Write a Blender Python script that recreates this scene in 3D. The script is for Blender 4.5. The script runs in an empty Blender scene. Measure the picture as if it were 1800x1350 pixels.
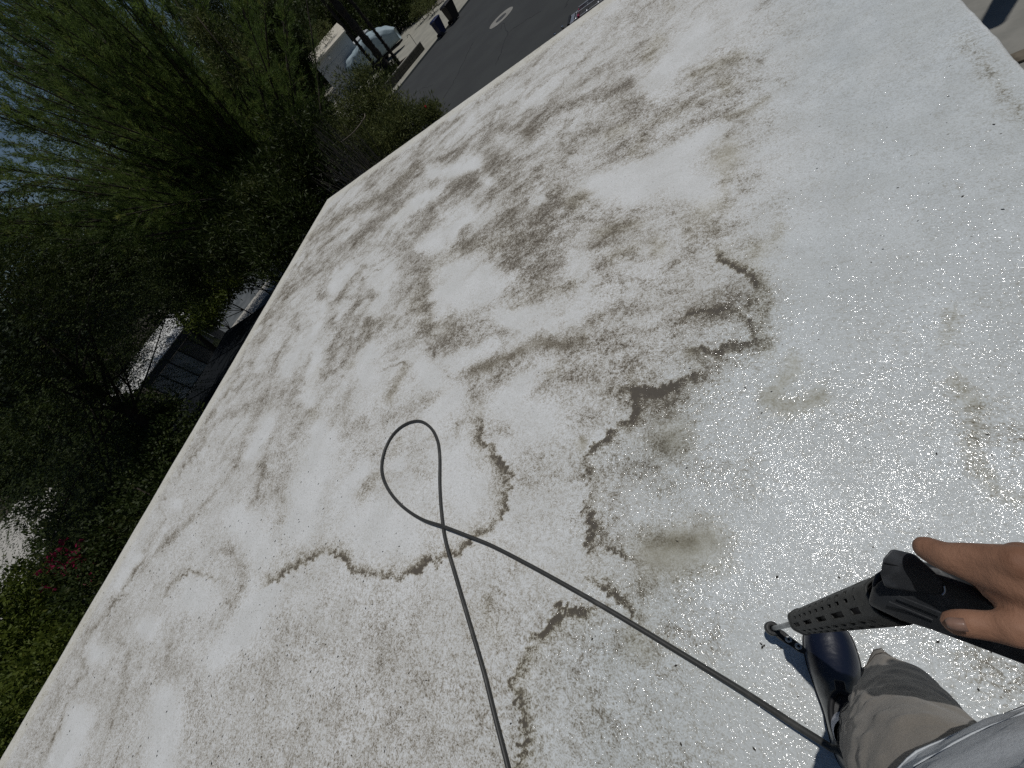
import bpy, math, random
import numpy as np
from mathutils import Vector, Matrix
random.seed(7); rng = np.random.default_rng(7)
S = bpy.context.scene
COL = S.collection
# ---------------------------------------------------------------- camera
F = 700.0                       # focal length in pixels of an 1800 px wide frame
DN = np.array((559., 485., F)); DN /= np.linalg.norm(DN)
YC = np.array((231., -1277., F)); YC -= DN * YC.dot(DN); YC /= np.linalg.norm(YC)
ZC = -DN
XC = np.cross(YC, ZC)
ROOF = 3.9
CAM = np.array((0, 0, ROOF + 1.5))
cd = bpy.data.cameras.new('camera'); cam = bpy.data.objects.new('camera', cd); COL.objects.link(cam)
cd.sensor_width = 36; cd.lens = 36 * F / 1800; cd.clip_start = .02; cd.clip_end = 3000
# camera axes (right, down, forward) written in world axes
right = Vector((XC[0], YC[0], ZC[0])); down = Vector((XC[1], YC[1], ZC[1])); fwd = Vector((XC[2], YC[2], ZC[2]))
M = Matrix((right, -down, -fwd)).transposed().to_4x4(); M.translation = Vector(CAM)
cam.matrix_world = M
S.camera = cam
# ---------------------------------------------------------------- sky, sun, exposure
SUN_AZ = (.52, .854); SUN_EL = math.radians(77.4)
w = bpy.data.worlds.new('World'); S.world = w; w.use_nodes = True
nt = w.node_tree; bg = nt.nodes['Background']
sky = nt.nodes.new('ShaderNodeTexSky'); sky.sky_type = 'NISHITA'; sky.sun_disc = False
sky.sun_elevation = SUN_EL; sky.sun_rotation = math.atan2(SUN_AZ[0], SUN_AZ[1]); sky.air_density = 1.0; sky.dust_density = .15; sky.ozone_density = 2.6
nt.links.new(sky.outputs[0], bg.inputs[0]); bg.inputs[1].default_value = .056
sd = Vector((SUN_AZ[0] * math.cos(SUN_EL), SUN_AZ[1] * math.cos(SUN_EL), math.sin(SUN_EL)))
sl = bpy.data.lights.new('sun', 'SUN'); sl.energy = 4.2; sl.angle = math.radians(.53); sl.color = (1, .98, .95)
so = bpy.data.objects.new('sun', sl); COL.objects.link(so); so.rotation_euler = sd.to_track_quat('Z', 'Y').to_euler(); so.location = (0, 0, 60)
S.view_settings.view_transform = 'Standard'; S.view_settings.look = 'None'; S.view_settings.exposure = -1.08
S.view_settings.gamma = 1; S.view_settings.use_curve_mapping = False
S.cycles.use_denoising = False; S.cycles.sample_clamp_indirect = 4; S.cycles.sample_clamp_direct = 0
S.cycles.max_bounces = 6; S.cycles.transparent_max_bounces = 6

# ---------------------------------------------------------------- measuring helpers
def ray(x, y):
    r = np.array((x - 900, y - 675, F)); return np.array((r @ XC, r @ YC, r @ ZC))
def at(x, y, z=ROOF):                      # where the sight line meets height z
    v = ray(x, y); return CAM + v * ((z - CAM[2]) / v[2])
def far(x, y, d):                          # the point d metres away, measured on the ground
    v = ray(x, y); return CAM + v * (d / math.hypot(v[0], v[1]))
def dep(x, y, zc):                         # the point zc metres deep
    return CAM + ray(x, y) * (zc / F)
def px(V):
    d = V - CAM; c = d[:, 0:1] * XC + d[:, 1:2] * YC + d[:, 2:3] * ZC
    z = np.maximum(c[:, 2], .05)
    return 900 + F * c[:, 0] / z, 675 + F * c[:, 1] / z

# ---------------------------------------------------------------- numpy noise
_P = np.random.default_rng(3).random((256, 256)).astype(np.float32)
def vnoise(x, y):
    xi = np.floor(x).astype(int); yi = np.floor(y).astype(int); fx = x - xi; fy = y - yi
    fx = fx * fx * (3 - 2 * fx); fy = fy * fy * (3 - 2 * fy)
    a = _P[xi & 255, yi & 255]; b = _P[(xi + 1) & 255, yi & 255]; c = _P[xi & 255, (yi + 1) & 255]; d = _P[(xi + 1) & 255, (yi + 1) & 255]
    return (a * (1 - fx) + b * fx) * (1 - fy) + (c * (1 - fx) + d * fx) * fy
def fbm(x, y, f=1., o=5, s=0.):
    t = 0; a = 1; n = 0
    for i in range(o):
        t = t + a * vnoise(x * f + 17.3 * i + s, y * f + 9.1 * i - s); n += a; a *= .5; f *= 2.03
    return t / n
def sst(a, b, x):
    t = np.clip((x - a) / (b - a), 0, 1); return t * t * (3 - 2 * t)

# ---------------------------------------------------------------- object helpers
def tag(o, label=None, cat=None, group=None, kind=None):
    if label: o['label'] = label
    if cat: o['category'] = cat
    if group: o['group'] = group
    if kind: o['kind'] = kind
    return o
def empty(name, loc=(0, 0, 0), rz=0, **k):
    o = bpy.data.objects.new(name, None); COL.objects.link(o); o.location = loc; o.rotation_euler = (0, 0, rz)
    o.empty_display_size = .2
    return tag(o, **k)
def link(name, me, mat, parent=None, smooth=False, **k):
    if mat is not None and not me.materials: me.materials.append(mat)
    if smooth: me.polygons.foreach_set('use_smooth', np.ones(len(me.polygons), bool))
    o = bpy.data.objects.new(name, me); COL.objects.link(o); o.parent = parent
    return tag(o, **k)
def arrmesh(name, V, Fc):
    """V (n,3), Fc (m,k) with all faces alike"""
    me = bpy.data.meshes.new(name); V = np.asarray(V, np.float32); Fc = np.asarray(Fc, np.int32)
    me.vertices.add(len(V)); me.vertices.foreach_set('co', V.ravel())
    k = Fc.shape[1]; me.loops.add(Fc.size); me.loops.foreach_set('vertex_index', Fc.ravel())
    me.polygons.add(len(Fc)); me.polygons.foreach_set('loop_start', np.arange(len(Fc), dtype=np.int32) * k)
    me.polygons.foreach_set('loop_total', np.full(len(Fc), k, np.int32))
    me.update(calc_edges=True); return me
class MB:
    def __init__(s): s.v = []; s.f = []
    def add(s, V, Fs):
        n = len(s.v); s.v += [tuple(map(float, p)) for p in V]; s.f += [tuple(i + n for i in f) for f in Fs]; return s
    def box(s, a, b, M=None):
        (x0, y0, z0), (x1, y1, z1) = a, b
        V = [(x, y, z) for z in (z0, z1) for x, y in ((x0, y0), (x1, y0), (x1, y1), (x0, y1))]
        if M is not None: V = [M @ Vector(p) for p in V]
        return s.add(V, [(3, 2, 1, 0), (4, 5, 6, 7), (0, 1, 5, 4), (1, 2, 6, 5), (2, 3, 7, 6), (3, 0, 4, 7)])
    def bar(s, p, q, wx, wz, up=(0, 0, 1)):
        p = Vector(p); q = Vector(q); d = (q - p); L = d.length; d.normalize(); u = Vector(up)
        x = d.cross(u); x = x.normalized() if x.length > 1e-4 else Vector((1, 0, 0)); z = x.cross(d)
        V = [p + d * t + x * a * wx / 2 + z * b * wz / 2 for t in (0, L) for a, b in ((-1, -1), (1, -1), (1, 1), (-1, 1))]
        return s.add(V, [(0, 1, 2, 3), (7, 6, 5, 4), (0, 4, 5, 1), (1, 5, 6, 2), (2, 6, 7, 3), (3, 7, 4, 0)])
    def tube(s, P, R, n=8, cap=True):
        P = [Vector(p) for p in P]; R = R if hasattr(R, '__len__') else [R] * len(P)
        ref = None; V = []
        for i, p in enumerate(P):
            d = (P[min(i + 1, len(P) - 1)] - P[max(i - 1, 0)]).normalized()
            if ref is None: ref = d.orthogonal().normalized()
            ref = (ref - d * ref.dot(d)).normalized(); b = d.cross(ref)
            V += [p + (ref * math.cos(2 * math.pi * k / n) + b * math.sin(2 * math.pi * k / n)) * R[i] for k in range(n)]
        Fs = [(i * n + k, i * n + (k + 1) % n, (i + 1) * n + (k + 1) % n, (i + 1) * n + k) for i in range(len(P) - 1) for k in range(n)]
        if cap: Fs += [tuple(range(n - 1, -1, -1)), tuple(range((len(P) - 1) * n, len(P) * n))]
        return s.add(V, Fs)
    def rings(s, Rg, cap0=True, cap1=True):
        n = len(Rg[0]); V = [p for r in Rg for p in r]
        Fs = [(i * n + k, i * n + (k + 1) % n, (i + 1) * n + (k + 1) % n, (i + 1) * n + k) for i in range(len(Rg) - 1) for k in range(n)]
        if cap0: Fs.append(tuple(range(n - 1, -1, -1)))
        if cap1: Fs.append(tuple(range((len(Rg) - 1) * n, len(Rg) * n)))
        return s.add(V, Fs)
    def prism(s, poly, z0, z1):
        n = len(poly); V = [(x, y, z0) for x, y in poly] + [(x, y, z1) for x, y in poly]
        return s.add(V, [tuple(range(n - 1, -1, -1)), tuple(range(n, 2 * n))] + [(i, (i + 1) % n, n + (i + 1) % n, n + i) for i in range(n)])
    def mesh(s, name):
        me = bpy.data.meshes.new(name); me.from_pydata(s.v, [], s.f); me.update(); return me
    def put(s, name, mat, parent=None, smooth=False, bevel=0, seg=2, **k):
        o = link(name, s.mesh(name), mat, parent, smooth, **k)
        if bevel:
            m = o.modifiers.new('bevel', 'BEVEL'); m.width = bevel; m.segments = seg; m.limit_method = 'ANGLE'; m.angle_limit = math.radians(35)
        return o
def copy_tree(o, parent=None):
    c = o.copy(); COL.objects.link(c); c.parent = parent
    for ch in list(o.children): copy_tree(ch, c)
    return c
def spline(P, n=8):
    P = [np.array(p, float) for p in P]; Q = [2 * P[0] - P[1]] + P + [2 * P[-1] - P[-2]]; out = []
    for i in range(1, len(Q) - 2):
        for k in range(n):
            t = k / n; a, b, c, d = Q[i - 1:i + 3]
            out.append(.5 * (2 * b + (c - a) * t + (2 * a - 5 * b + 4 * c - d) * t * t + (3 * b - a - 3 * c + d) * t ** 3))
    out.append(P[-1]); return out

# ---------------------------------------------------------------- materials
def nodes(name):
    m = bpy.data.materials.new(name); m.use_nodes = True
    return m, m.node_tree, m.node_tree.nodes['Principled BSDF']
def N(nt, typ, **k):
    n = nt.nodes.new('ShaderNode' + typ)
    for a, b in k.items():
        if a.startswith('i_'):
            key = a[2:]; n.inputs[int(key) if key.isdigit() else key.replace('_', ' ')].default_value = b
        else: setattr(n, a, b)
    return n
def math_(nt, op, a, b=None, c=None, clamp=False):
    n = nt.nodes.new('ShaderNodeMath'); n.operation = op; n.use_clamp = clamp
    for i, v in enumerate((a, b, c)):
        if v is None: continue
        if isinstance(v, (int, float)): n.inputs[i].default_value = v
        else: nt.links.new(v, n.inputs[i])
    return n.outputs[0]
def mixc(nt, f, a, b):
    n = nt.nodes.new('ShaderNodeMix'); n.data_type = 'RGBA'; n.clamp_factor = True
    for i, v in ((0, f), (6, a), (7, b)):
        if isinstance(v, tuple): n.inputs[i].default_value = (*v, 1)
        elif isinstance(v, (int, float)): n.inputs[i].default_value = v
        else: nt.links.new(v, n.inputs[i])
    return n.outputs[2]
def noise(nt, scale, detail=3, rough=.55, vec=None, out=0):
    n = N(nt, 'TexNoise', i_Scale=scale, i_Detail=detail, i_Roughness=rough)
    if vec is None:
        tc = nt.nodes.get('TC') or N(nt, 'TexCoord', name='TC'); tc.name = 'TC'; vec = tc.outputs['Object']
    nt.links.new(vec, n.inputs['Vector']); return n.outputs[out]
def mapr(nt, v, a, b, c=0., d=1., smooth=True):
    n = N(nt, 'MapRange', interpolation_type='SMOOTHSTEP' if smooth else 'LINEAR'); nt.links.new(v, n.inputs[0])
    for i, q in enumerate((a, b, c, d)): n.inputs[i + 1].default_value = q
    return n.outputs[0]
def simple(name, c1, c2=None, scale=6, rough=.8, bump=0, bscale=60, metal=0, spec=.4, coat=0, detail=4, lo=.35, hi=.65):
    m, nt, b = nodes(name); c2 = c2 or tuple(x * .75 for x in c1)
    nt.links.new(mixc(nt, mapr(nt, noise(nt, scale, detail), lo, hi), c1, c2), b.inputs['Base Color'])
    b.inputs['Roughness'].default_value = rough; b.inputs['Metallic'].default_value = metal; b.inputs['Specular IOR Level'].default_value = spec
    b.inputs['Coat Weight'].default_value = coat; b.inputs['Coat Roughness'].default_value = .12
    if bump:
        bp = N(nt, 'Bump', i_Strength=.6, i_Distance=bump); nt.links.new(noise(nt, bscale, 5), bp.inputs['Height']); nt.links.new(bp.outputs[0], b.inputs['Normal'])
    return m
def leafmat(name, c1, c2, c3=None, trans=.25, scale=1.3):
    m, nt, b = nodes(name)
    c = mixc(nt, mapr(nt, noise(nt, scale, 3), .38, .62), c1, c2)
    if c3: c = mixc(nt, mapr(nt, noise(nt, scale * 7, 2), .58, .7), c, c3)
    nt.links.new(c, b.inputs['Base Color']); b.inputs['Roughness'].default_value = .55; b.inputs['Specular IOR Level'].default_value = .2
    t = N(nt, 'BsdfTranslucent'); nt.links.new(c, t.inputs[0]); mx = N(nt, 'MixShader', i_0=trans)
    nt.links.new(b.outputs[0], mx.inputs[1]); nt.links.new(t.outputs[0], mx.inputs[2]); nt.links.new(mx.outputs[0], nt.nodes['Material Output'].inputs[0])
    return m

def roof_material():
    m, nt, b = nodes('weathered_roof_coating')
    A = {k: N(nt, 'Attribute', attribute_name=k).outputs['Fac'] for k in ('soil', 'tone', 'wet', 'grit', 'calm')}
    tc = N(nt, 'TexCoord', name='TC')
    wv = N(nt, 'TexNoise', i_Scale=22, i_Detail=3); nt.links.new(tc.outputs['Object'], wv.inputs['Vector'])
    wa = N(nt, 'VectorMath', operation='MULTIPLY_ADD'); nt.links.new(wv.outputs['Color'], wa.inputs[0]); wa.inputs[1].default_value = (.03, .03, 0); nt.links.new(tc.outputs['Object'], wa.inputs[2])
    vec = wa.outputs[0]
    n_a = noise(nt, 60, 5, .65, vec); n_b = noise(nt, 190, 3, .6, vec); n_c = noise(nt, 14, 4, .6)
    n_d = noise(nt, 420, 2, .5)
    n_m = noise(nt, 30, 4, .6, vec)
    g = math_(nt, 'MULTIPLY', math_(nt, 'SUBTRACT', n_a, .5), 1.5)
    g = math_(nt, 'ADD', g, math_(nt, 'MULTIPLY', math_(nt, 'SUBTRACT', n_b, .5), 2.3))
    g = math_(nt, 'ADD', g, math_(nt, 'MULTIPLY', math_(nt, 'SUBTRACT', n_m, .5), .9))
    g = math_(nt, 'ADD', g, math_(nt, 'MULTIPLY', math_(nt, 'SUBTRACT', n_c, .5), .7))
    g = math_(nt, 'MULTIPLY', g, math_(nt, 'MULTIPLY_ADD', A['calm'], -.78, 1.0))
    g = math_(nt, 'MULTIPLY', g, mapr(nt, A['soil'], -.05, .45, .42, 1.0))
    s = math_(nt, 'ADD', A['soil'], g)
    f = mapr(nt, s, .08, 1.05, 0, .93, False)
    white = mixc(nt, mapr(nt, noise(nt, 5, 4), .35, .65), (.79, .798, .785), (.715, .720, .70))
    white = mixc(nt, mapr(nt, n_b, .44, .62, 0, .36), white, (.47, .455, .405))
    white = mixc(nt, mapr(nt, n_a, .50, .68, 0, .22), white, (.47, .455, .405))
    soilc = mixc(nt, A['tone'], (.165, .128, .074), (.235, .20, .108))
    light = mixc(nt, A['tone'], (.41, .362, .272), (.45, .41, .27))
    soilc = mixc(nt, mapr(nt, s, .25, .95), light, soilc)
    soilc = mixc(nt, mapr(nt, n_a, .38, .7, 0, .45), soilc, light)
    soilc = mixc(nt, mapr(nt, s, .72, 1.4), soilc, (.070, .053, .035))
    white = mixc(nt, math_(nt, 'MULTIPLY', A['tone'], .55), white, (.72, .675, .55))
    col = mixc(nt, f, white, soilc)
    wetc = N(nt, 'VectorMath', operation='MULTIPLY'); nt.links.new(col, wetc.inputs[0]); wetc.inputs[1].default_value = (.86, .895, .91)
    col = mixc(nt, A['wet'], col, wetc.outputs[0])
    vo = N(nt, 'TexVoronoi', i_Scale=105, i_Randomness=1.0); nt.links.new(vec, vo.inputs['Vector'])
    sel = math_(nt, 'LESS_THAN', N_sep(nt, vo.outputs['Color']), math_(nt, 'MULTIPLY', A['grit'], .2))
    dot = math_(nt, 'MULTIPLY', sel, math_(nt, 'LESS_THAN', vo.outputs['Distance'], .24))
    col = mixc(nt, math_(nt, 'MULTIPLY', dot, .8), col, (.07, .062, .05))
    nt.links.new(col, b.inputs['Base Color'])
    b.inputs['Roughness'].default_value = .75; b.inputs['Specular IOR Level'].default_value = .25
    # granular relief of the sprayed coating
    h = math_(nt, 'ADD', math_(nt, 'MULTIPLY', n_a, 1.0), math_(nt, 'MULTIPLY', n_b, .45))
    bp = N(nt, 'Bump', i_Strength=.75, i_Distance=.0055); nt.links.new(h, bp.inputs['Height']); nt.links.new(bp.outputs[0], b.inputs['Normal'])
    # water film over it: a coat with its own, finer relief
    n_w = noise(nt, 145, 1.6, .4); n_w2 = noise(nt, 42, 1, .4)
    hw = math_(nt, 'ADD', n_w, math_(nt, 'MULTIPLY', n_w2, .8))
    hw = math_(nt, 'ADD', hw, math_(nt, 'MULTIPLY', n_b, .05))
    bw = N(nt, 'Bump', i_Distance=.0026); nt.links.new(hw, bw.inputs['Height'])
    nt.links.new(math_(nt, 'MULTIPLY_ADD', A['calm'], -.93, 1.0), bw.inputs['Strength'])
    nt.links.new(bw.outputs[0], b.inputs['Coat Normal'])
    nt.links.new(math_(nt, 'MULTIPLY', A['wet'], mapr(nt, noise(nt, 7, 4, .7), .36, .62, .25, 1.0)), b.inputs['Coat Weight']); b.inputs['Coat Roughness'].default_value = .085; b.inputs['Coat IOR'].default_value = 1.42
    return m
def N_sep(nt, c):
    n = N(nt, 'SeparateColor'); nt.links.new(c, n.inputs[0]); return n.outputs[0]

MT = dict(
    stucco=simple('stucco', (.42, .38, .31), (.36, .33, .27), 3, .9, .004, 80),
    asphalt=simple('asphalt', (.045, .048, .047), (.038, .040, .040), .5, .9, .006, 90),
    crack=simple('tar', (.02, .02, .021), None, 3, .7),
    concrete=simple('concrete', (.34, .325, .27), (.28, .27, .225), .9, .9, .003, 50),
    patio=simple('patio_concrete', (.27, .26, .23), (.22, .215, .19), 2.5, .9, .004, 120),
    soil=simple('garden_soil', (.06, .05, .038), (.035, .03, .022), 1.2, 1, .02, 12),
    gravel=simple('gravel', (.30, .27, .22), (.12, .11, .095), 6, 1, .03, 20),
    grey_gravel=simple('grey_gravel', (.13, .14, .145), (.08, .09, .095), 1.5, .95, .02, 25),
    pavement=simple('pale_paving', (.50, .48, .43), (.42, .40, .36), .8, .9, .003, 30),
    lid=simple('manhole_concrete', (.27, .265, .24), (.22, .21, .19), 3, .9, .004, 40),
    iron=simple('cast_iron', (.09, .09, .088), None, 8, .6, .003, 40, .4),
    block=simple('wall_block', (.11, .10, .08), (.08, .075, .06), 4, .95, .008, 30),
    cap=simple('wall_cap', (.36, .34, .29), None, 4, .9),
    bark=simple('bark', (.06, .047, .035), (.03, .024, .018), 12, .95, .02, 25),
    palmbark=simple('palm_bark', (.05, .04, .032), (.022, .018, .014), 8, .95, .05, 10),
    blue=simple('blue_bin_plastic', (.008, .016, .075), None, 3, .45),
    brown=simple('dark_bin_plastic', (.014, .012, .010), None, 3, .45),
    rubber=simple('black_rubber', (.012, .012, .013), None, 20, .6),
    cover=simple('pale_blue_cover', (.36, .44, .47), (.29, .37, .40), 1.2, .7, .05, 1.8),
    house=simple('grey_stucco', (.46, .475, .48), (.41, .425, .43), .7, .9),
    housetrim=simple('cream_parapet', (.60, .56, .47), (.50, .46, .38), 2.5, .9, .01, 14),
    roof_tan=simple('tan_roofing', (.40, .36, .28), (.30, .27, .21), 1.5, .9, .01, 20),
    alu=simple('aluminium', (.62, .63, .65), (.5, .5, .52), 10, .35, .0005, 200, .85),
    pink=simple('red_bracket', (.42, .05, .12), None, 10, .5),
    black=simple('black_plastic', (.010, .011, .012), (.018, .018, .018), 30, .5, .0006, 300),
    blackm=simple('black_steel', (.015, .015, .017), None, 10, .35, 0, 60, .5),
    chrome=simple('chrome', (.75, .75, .75), None, 10, .15, 0, 60, 1),
    steel=simple('stainless_lance', (.42, .43, .44), (.34, .35, .36), 30, .42, .0004, 400, .9),
    wood=simple('grey_wood', (.17, .145, .11), (.09, .075, .055), 6, .95, .006, 30),
    shadewall=simple('shade_black_cladding', (.010, .012, .014), (.007, .009, .011), 1.5, .9, 0, 60, 0, .15),  # near-black stands in for shade on the shed walls and roof
    whiteframe=simple('grey_frame', (.10, .11, .115), (.085, .09, .095), 4, .7),
    whiteroof=simple('white_sheet_roof', (.72, .72, .70), (.60, .60, .58), 2, .6),
    twig=simple('dry_twig', (.13, .115, .09), (.06, .05, .04), 8, .9),
    flower=leafmat('pink_bracts', (.34, .018, .085), (.22, .012, .05), None, .35, 3),
    L_feather=leafmat('feathery_green', (.145, .205, .050), (.085, .130, .034), (.25, .27, .07), .42, .6),
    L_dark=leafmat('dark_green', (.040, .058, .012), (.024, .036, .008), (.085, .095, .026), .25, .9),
    L_conifer=leafmat('conifer_green', (.048, .066, .016), (.028, .040, .010), (.09, .10, .024), .25, .7),
    L_olive=leafmat('olive_green', (.14, .155, .05), (.08, .10, .032), (.22, .22, .09), .3, 2),
    L_fresh=leafmat('fresh_green', (.12, .155, .025), (.065, .095, .018), (.19, .20, .04), .4, 1.5),
    L_far=leafmat('far_green', (.036, .052, .024), (.020, .030, .015), None, .2, .2),
)
def glass_mat(name='window_glass'):
    m, nt, b = nodes(name); b.inputs['Base Color'].default_value = (.03, .034, .036, 1); b.inputs['Roughness'].default_value = .08
    b.inputs['Specular IOR Level'].default_value = .9; return m
MT['glass'] = glass_mat()

# ================================================================ THE SETTING
def sheet(name, poly, z, mat, **k):
    me = bpy.data.meshes.new(name); me.from_pydata([(x, y, z) for x, y in poly], [], [tuple(range(len(poly)))]); me.update()
    return link(name, me, mat, None, kind='structure', **k)
G = 1500
sheet('ground', [(-G, -G), (G, -G), (G, G), (-G, G)], 0, MT['soil'], label='dark garden soil and ground around the houses')
E_ = [at(827, 0, 0), at(775, 66, 0), at(738, 112, 0), at(700, 160, 0), at(668, 200, 0)]
edge = [(-9, 52.5), (float(E_[0][0]), float(E_[0][1]))] + [(float(p[0]), float(p[1])) for p in E_[1:]]
edge[-1] = (-22.6, 28.6)
edge = [(-4, 64)] + edge + [(-25.5, 23)]
sheet('road', [(60, 8.6), (60, 64)] + edge + [(-28, 8.6)], .008, MT['asphalt'], label='dark asphalt street beyond the white roof')
sheet('driveway', [(-60, 80), (-13, 80)] + [(x - .55, y + .3) for x, y in edge] + [(-60, 23)], .012, MT['concrete'], label='pale concrete driveway across the street')
sheet('patio', [(.9, -40), (40, -40), (40, 8.6), (14, 8.6), (14, 16), (.9, 16)], .014, MT['patio'], label='beige concrete patio below the right roof edge')
# kerb
cb = MB()
for a, b2 in zip(edge[:-1], edge[1:]):
    cb.bar((a[0] - .3, a[1] + .15, .06), (b2[0] - .3, b2[1] + .15, .06), .5, .12)
cb.put('kerb', MT['concrete'], kind='structure')
pl = [at(x, y, 0) for x, y in ((350, 585), (392, 558), (486, 478), (530, 440), (520, 470), (400, 640), (330, 760))]
sheet('gravel_path', [(-34, 15.5), (-27, 17.5), (-14, 18), (-12, 15), (-18, 6.5), (-23, 4.2), (-30, 9)], .016, MT['grey_gravel'], label='grey gravel path among the garden trees')
sheet('garden_paving', [(-60, -14), (-36, -16), (-34, -6), (-35, 1.5), (-60, 6)], .02, MT['pavement'], label='sunlit pale paving seen through the dark tree')

sheet('paving_strip', [tuple(at(x, y, 0)[:2]) for x, y in ((474, 488), (486, 500), (402, 606), (345, 735), (326, 740), (392, 596))], .024, MT['pavement'], label='narrow dappled pale strip in front of the garden room')
# ---- street cracks, real grooves filled with tar
def crack(pts, wd, z=.0125):
    P = [at(x, y, 0) for x, y in pts]; P = spline(P, 6); V = []; Fs = []
    for i, p in enumerate(P):
        d = P[min(i + 1, len(P) - 1)] - P[max(i - 1, 0)]; n = np.array((-d[1], d[0])); n /= np.linalg.norm(n) + 1e-9
        j = rng.normal(0, .05, 2); ww = wd * rng.uniform(.5, 1.3)
        V += [(p[0] + j[0] + n[0] * ww, p[1] + j[1] + n[1] * ww, z), (p[0] + j[0] - n[0] * ww, p[1] + j[1] - n[1] * ww, z)]
    Fs = [(2 * i, 2 * i + 1, 2 * i + 3, 2 * i + 2) for i in range(len(P) - 1)]
    me = bpy.data.meshes.new('tar_crack'); me.from_pydata(V, [], Fs); return me
for pts, wd in (([(778, 176), (800, 140), (815, 110), (832, 75)], .022), ([(870, 117), (880, 95), (892, 62), (915, 42), (950, 20)], .02),
                ([(892, 62), (886, 40), (880, 52)], .02), ([(993, 14), (998, 2), (1010, -12)], .03), ([(712, 180), (735, 160), (760, 150)], .015)):
    link('tar_crack', crack(pts, wd), MT['crack'], None, kind='structure')
# ---- manhole
c = at(881, 32, 0)
mh = empty('manhole_cover', (c[0], c[1], 0), label='round pale manhole cover with dark centre set in the street', cat='manhole cover')
def ringm(r0, r1, z0, z1, n=40):
    mb = MB(); R_ = []
    for r, z in ((r0, z0), (r1, z0), (r1, z1), (r0, z1), (r0, z0)): R_.append([(r * math.cos(2 * math.pi * k / n), r * math.sin(2 * math.pi * k / n), z) for k in range(n)])
    mb.rings(R_, False, False); return mb
ringm(.36, .82, .0, .020).put('concrete_ring', MT['lid'], mh)
mb = MB(); mb.prism([(.35 * math.cos(k * .196), .35 * math.sin(k * .196)) for k in range(32)], 0, .018); mb.put('iron_lid', MT['iron'], mh)

# ================================================================ THE ROOF
X0, X1, Y0, Y1 = -6.08, .915, -6.0, 5.68
def grid(knots):
    out = [knots[0][0]]
    for (a, sa), (b, sb) in zip(knots[:-1], knots[1:]):
        x = a
        while x < b - 1e-6:
            t = (x - a) / (b - a); x = min(b, x + sa * (1 - t) + sb * t); out.append(x)
    return np.array(out)
gx = grid([(X0, .02), (-2.4, .011), (-1.2, .0085), (X1, .0085)])
gy = grid([(Y0, .25), (-2.2, .06), (-1.6, .018), (-.7, .0085), (1.4, .0095), (3, .018), (Y1, .026)])
nx, ny = len(gx), len(gy)
GX, GY = np.meshgrid(gx, gy)
V = np.stack([GX.ravel(), GY.ravel(), np.full(nx * ny, ROOF)], 1)
x_, y_ = V[:, 0], V[:, 1]
# projected once so that the stains can be traced from measurements of the real roof, then stored on the roof itself
PX, PY = px(V)
w1 = fbm(x_, y_, 2.2, 5, 3.) - .5; w2 = fbm(x_, y_, 2.2, 5, 41.) - .5
w3 = fbm(x_, y_, 16, 4, 11.) - .5; w4 = fbm(x_, y_, 16, 4, 77.) - .5
# warp amounts are held in metres and turned into the local scale
rr = np.sqrt(x_ ** 2 + y_ ** 2 + 2.25)
sc = 700 / rr
WX = PX + (w1 * .10 + w3 * .05) * sc; WY = PY + (w2 * .10 + w4 * .05) * sc
soil = np.zeros(len(V)); tone = np.zeros(len(V)); calm = np.zeros(len(V)); clean = np.zeros(len(V)); rims = np.zeros(len(V))
def segd(pts, X=None, Y=None):
    X = WX if X is None else X; Y = WY if Y is None else Y
    best = np.full(len(V), 1e9); side = np.zeros(len(V)); run = np.zeros(len(V)); acc = 0.
    pad = 260
    xs = [p[0] for p in pts]; ys = [p[1] for p in pts]
    ix = np.where((X > min(xs) - pad) & (X < max(xs) + pad) & (Y > min(ys) - pad) & (Y < max(ys) + pad))[0]
    xx = X[ix]; yy = Y[ix]; bb = best[ix]; ss = side[ix]; rn = run[ix]
    if len(pts) == 1: pts = [pts[0], (pts[0][0] + .5, pts[0][1])]
    for (ax, ay), (bx, by) in zip(pts[:-1], pts[1:]):
        dx, dy = bx - ax, by - ay; L = dx * dx + dy * dy + 1e-9
        t = np.clip(((xx - ax) * dx + (yy - ay) * dy) / L, 0, 1)
        d = np.hypot(xx - ax - t * dx, yy - ay - t * dy); s = np.sign(dx * (yy - ay) - dy * (xx - ax))
        m = d < bb; bb = np.where(m, d, bb); ss = np.where(m, s, ss); rn = np.where(m, acc + t * math.sqrt(L), rn); acc += math.sqrt(L)
    best[ix] = bb; side[ix] = ss; run[ix] = rn; segd.run = run; return best, side
def smear(pts, wd, a, tn=0., cl=0.):
    global soil, tone, calm
    d, _ = segd(pts); g = np.exp(-(d / (wd * .95)) ** 2) * a * .86
    tone = np.where(g > .04, tone * (1 - g) + tn * g * 1.0 + 0 * tone, tone); tone = np.maximum(tone, g * tn)
    calm = np.maximum(calm, np.clip(g * cl * 1.6, 0, 1)); soil = soil + g * (1 - .4 * np.clip(soil, 0, 1))
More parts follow.
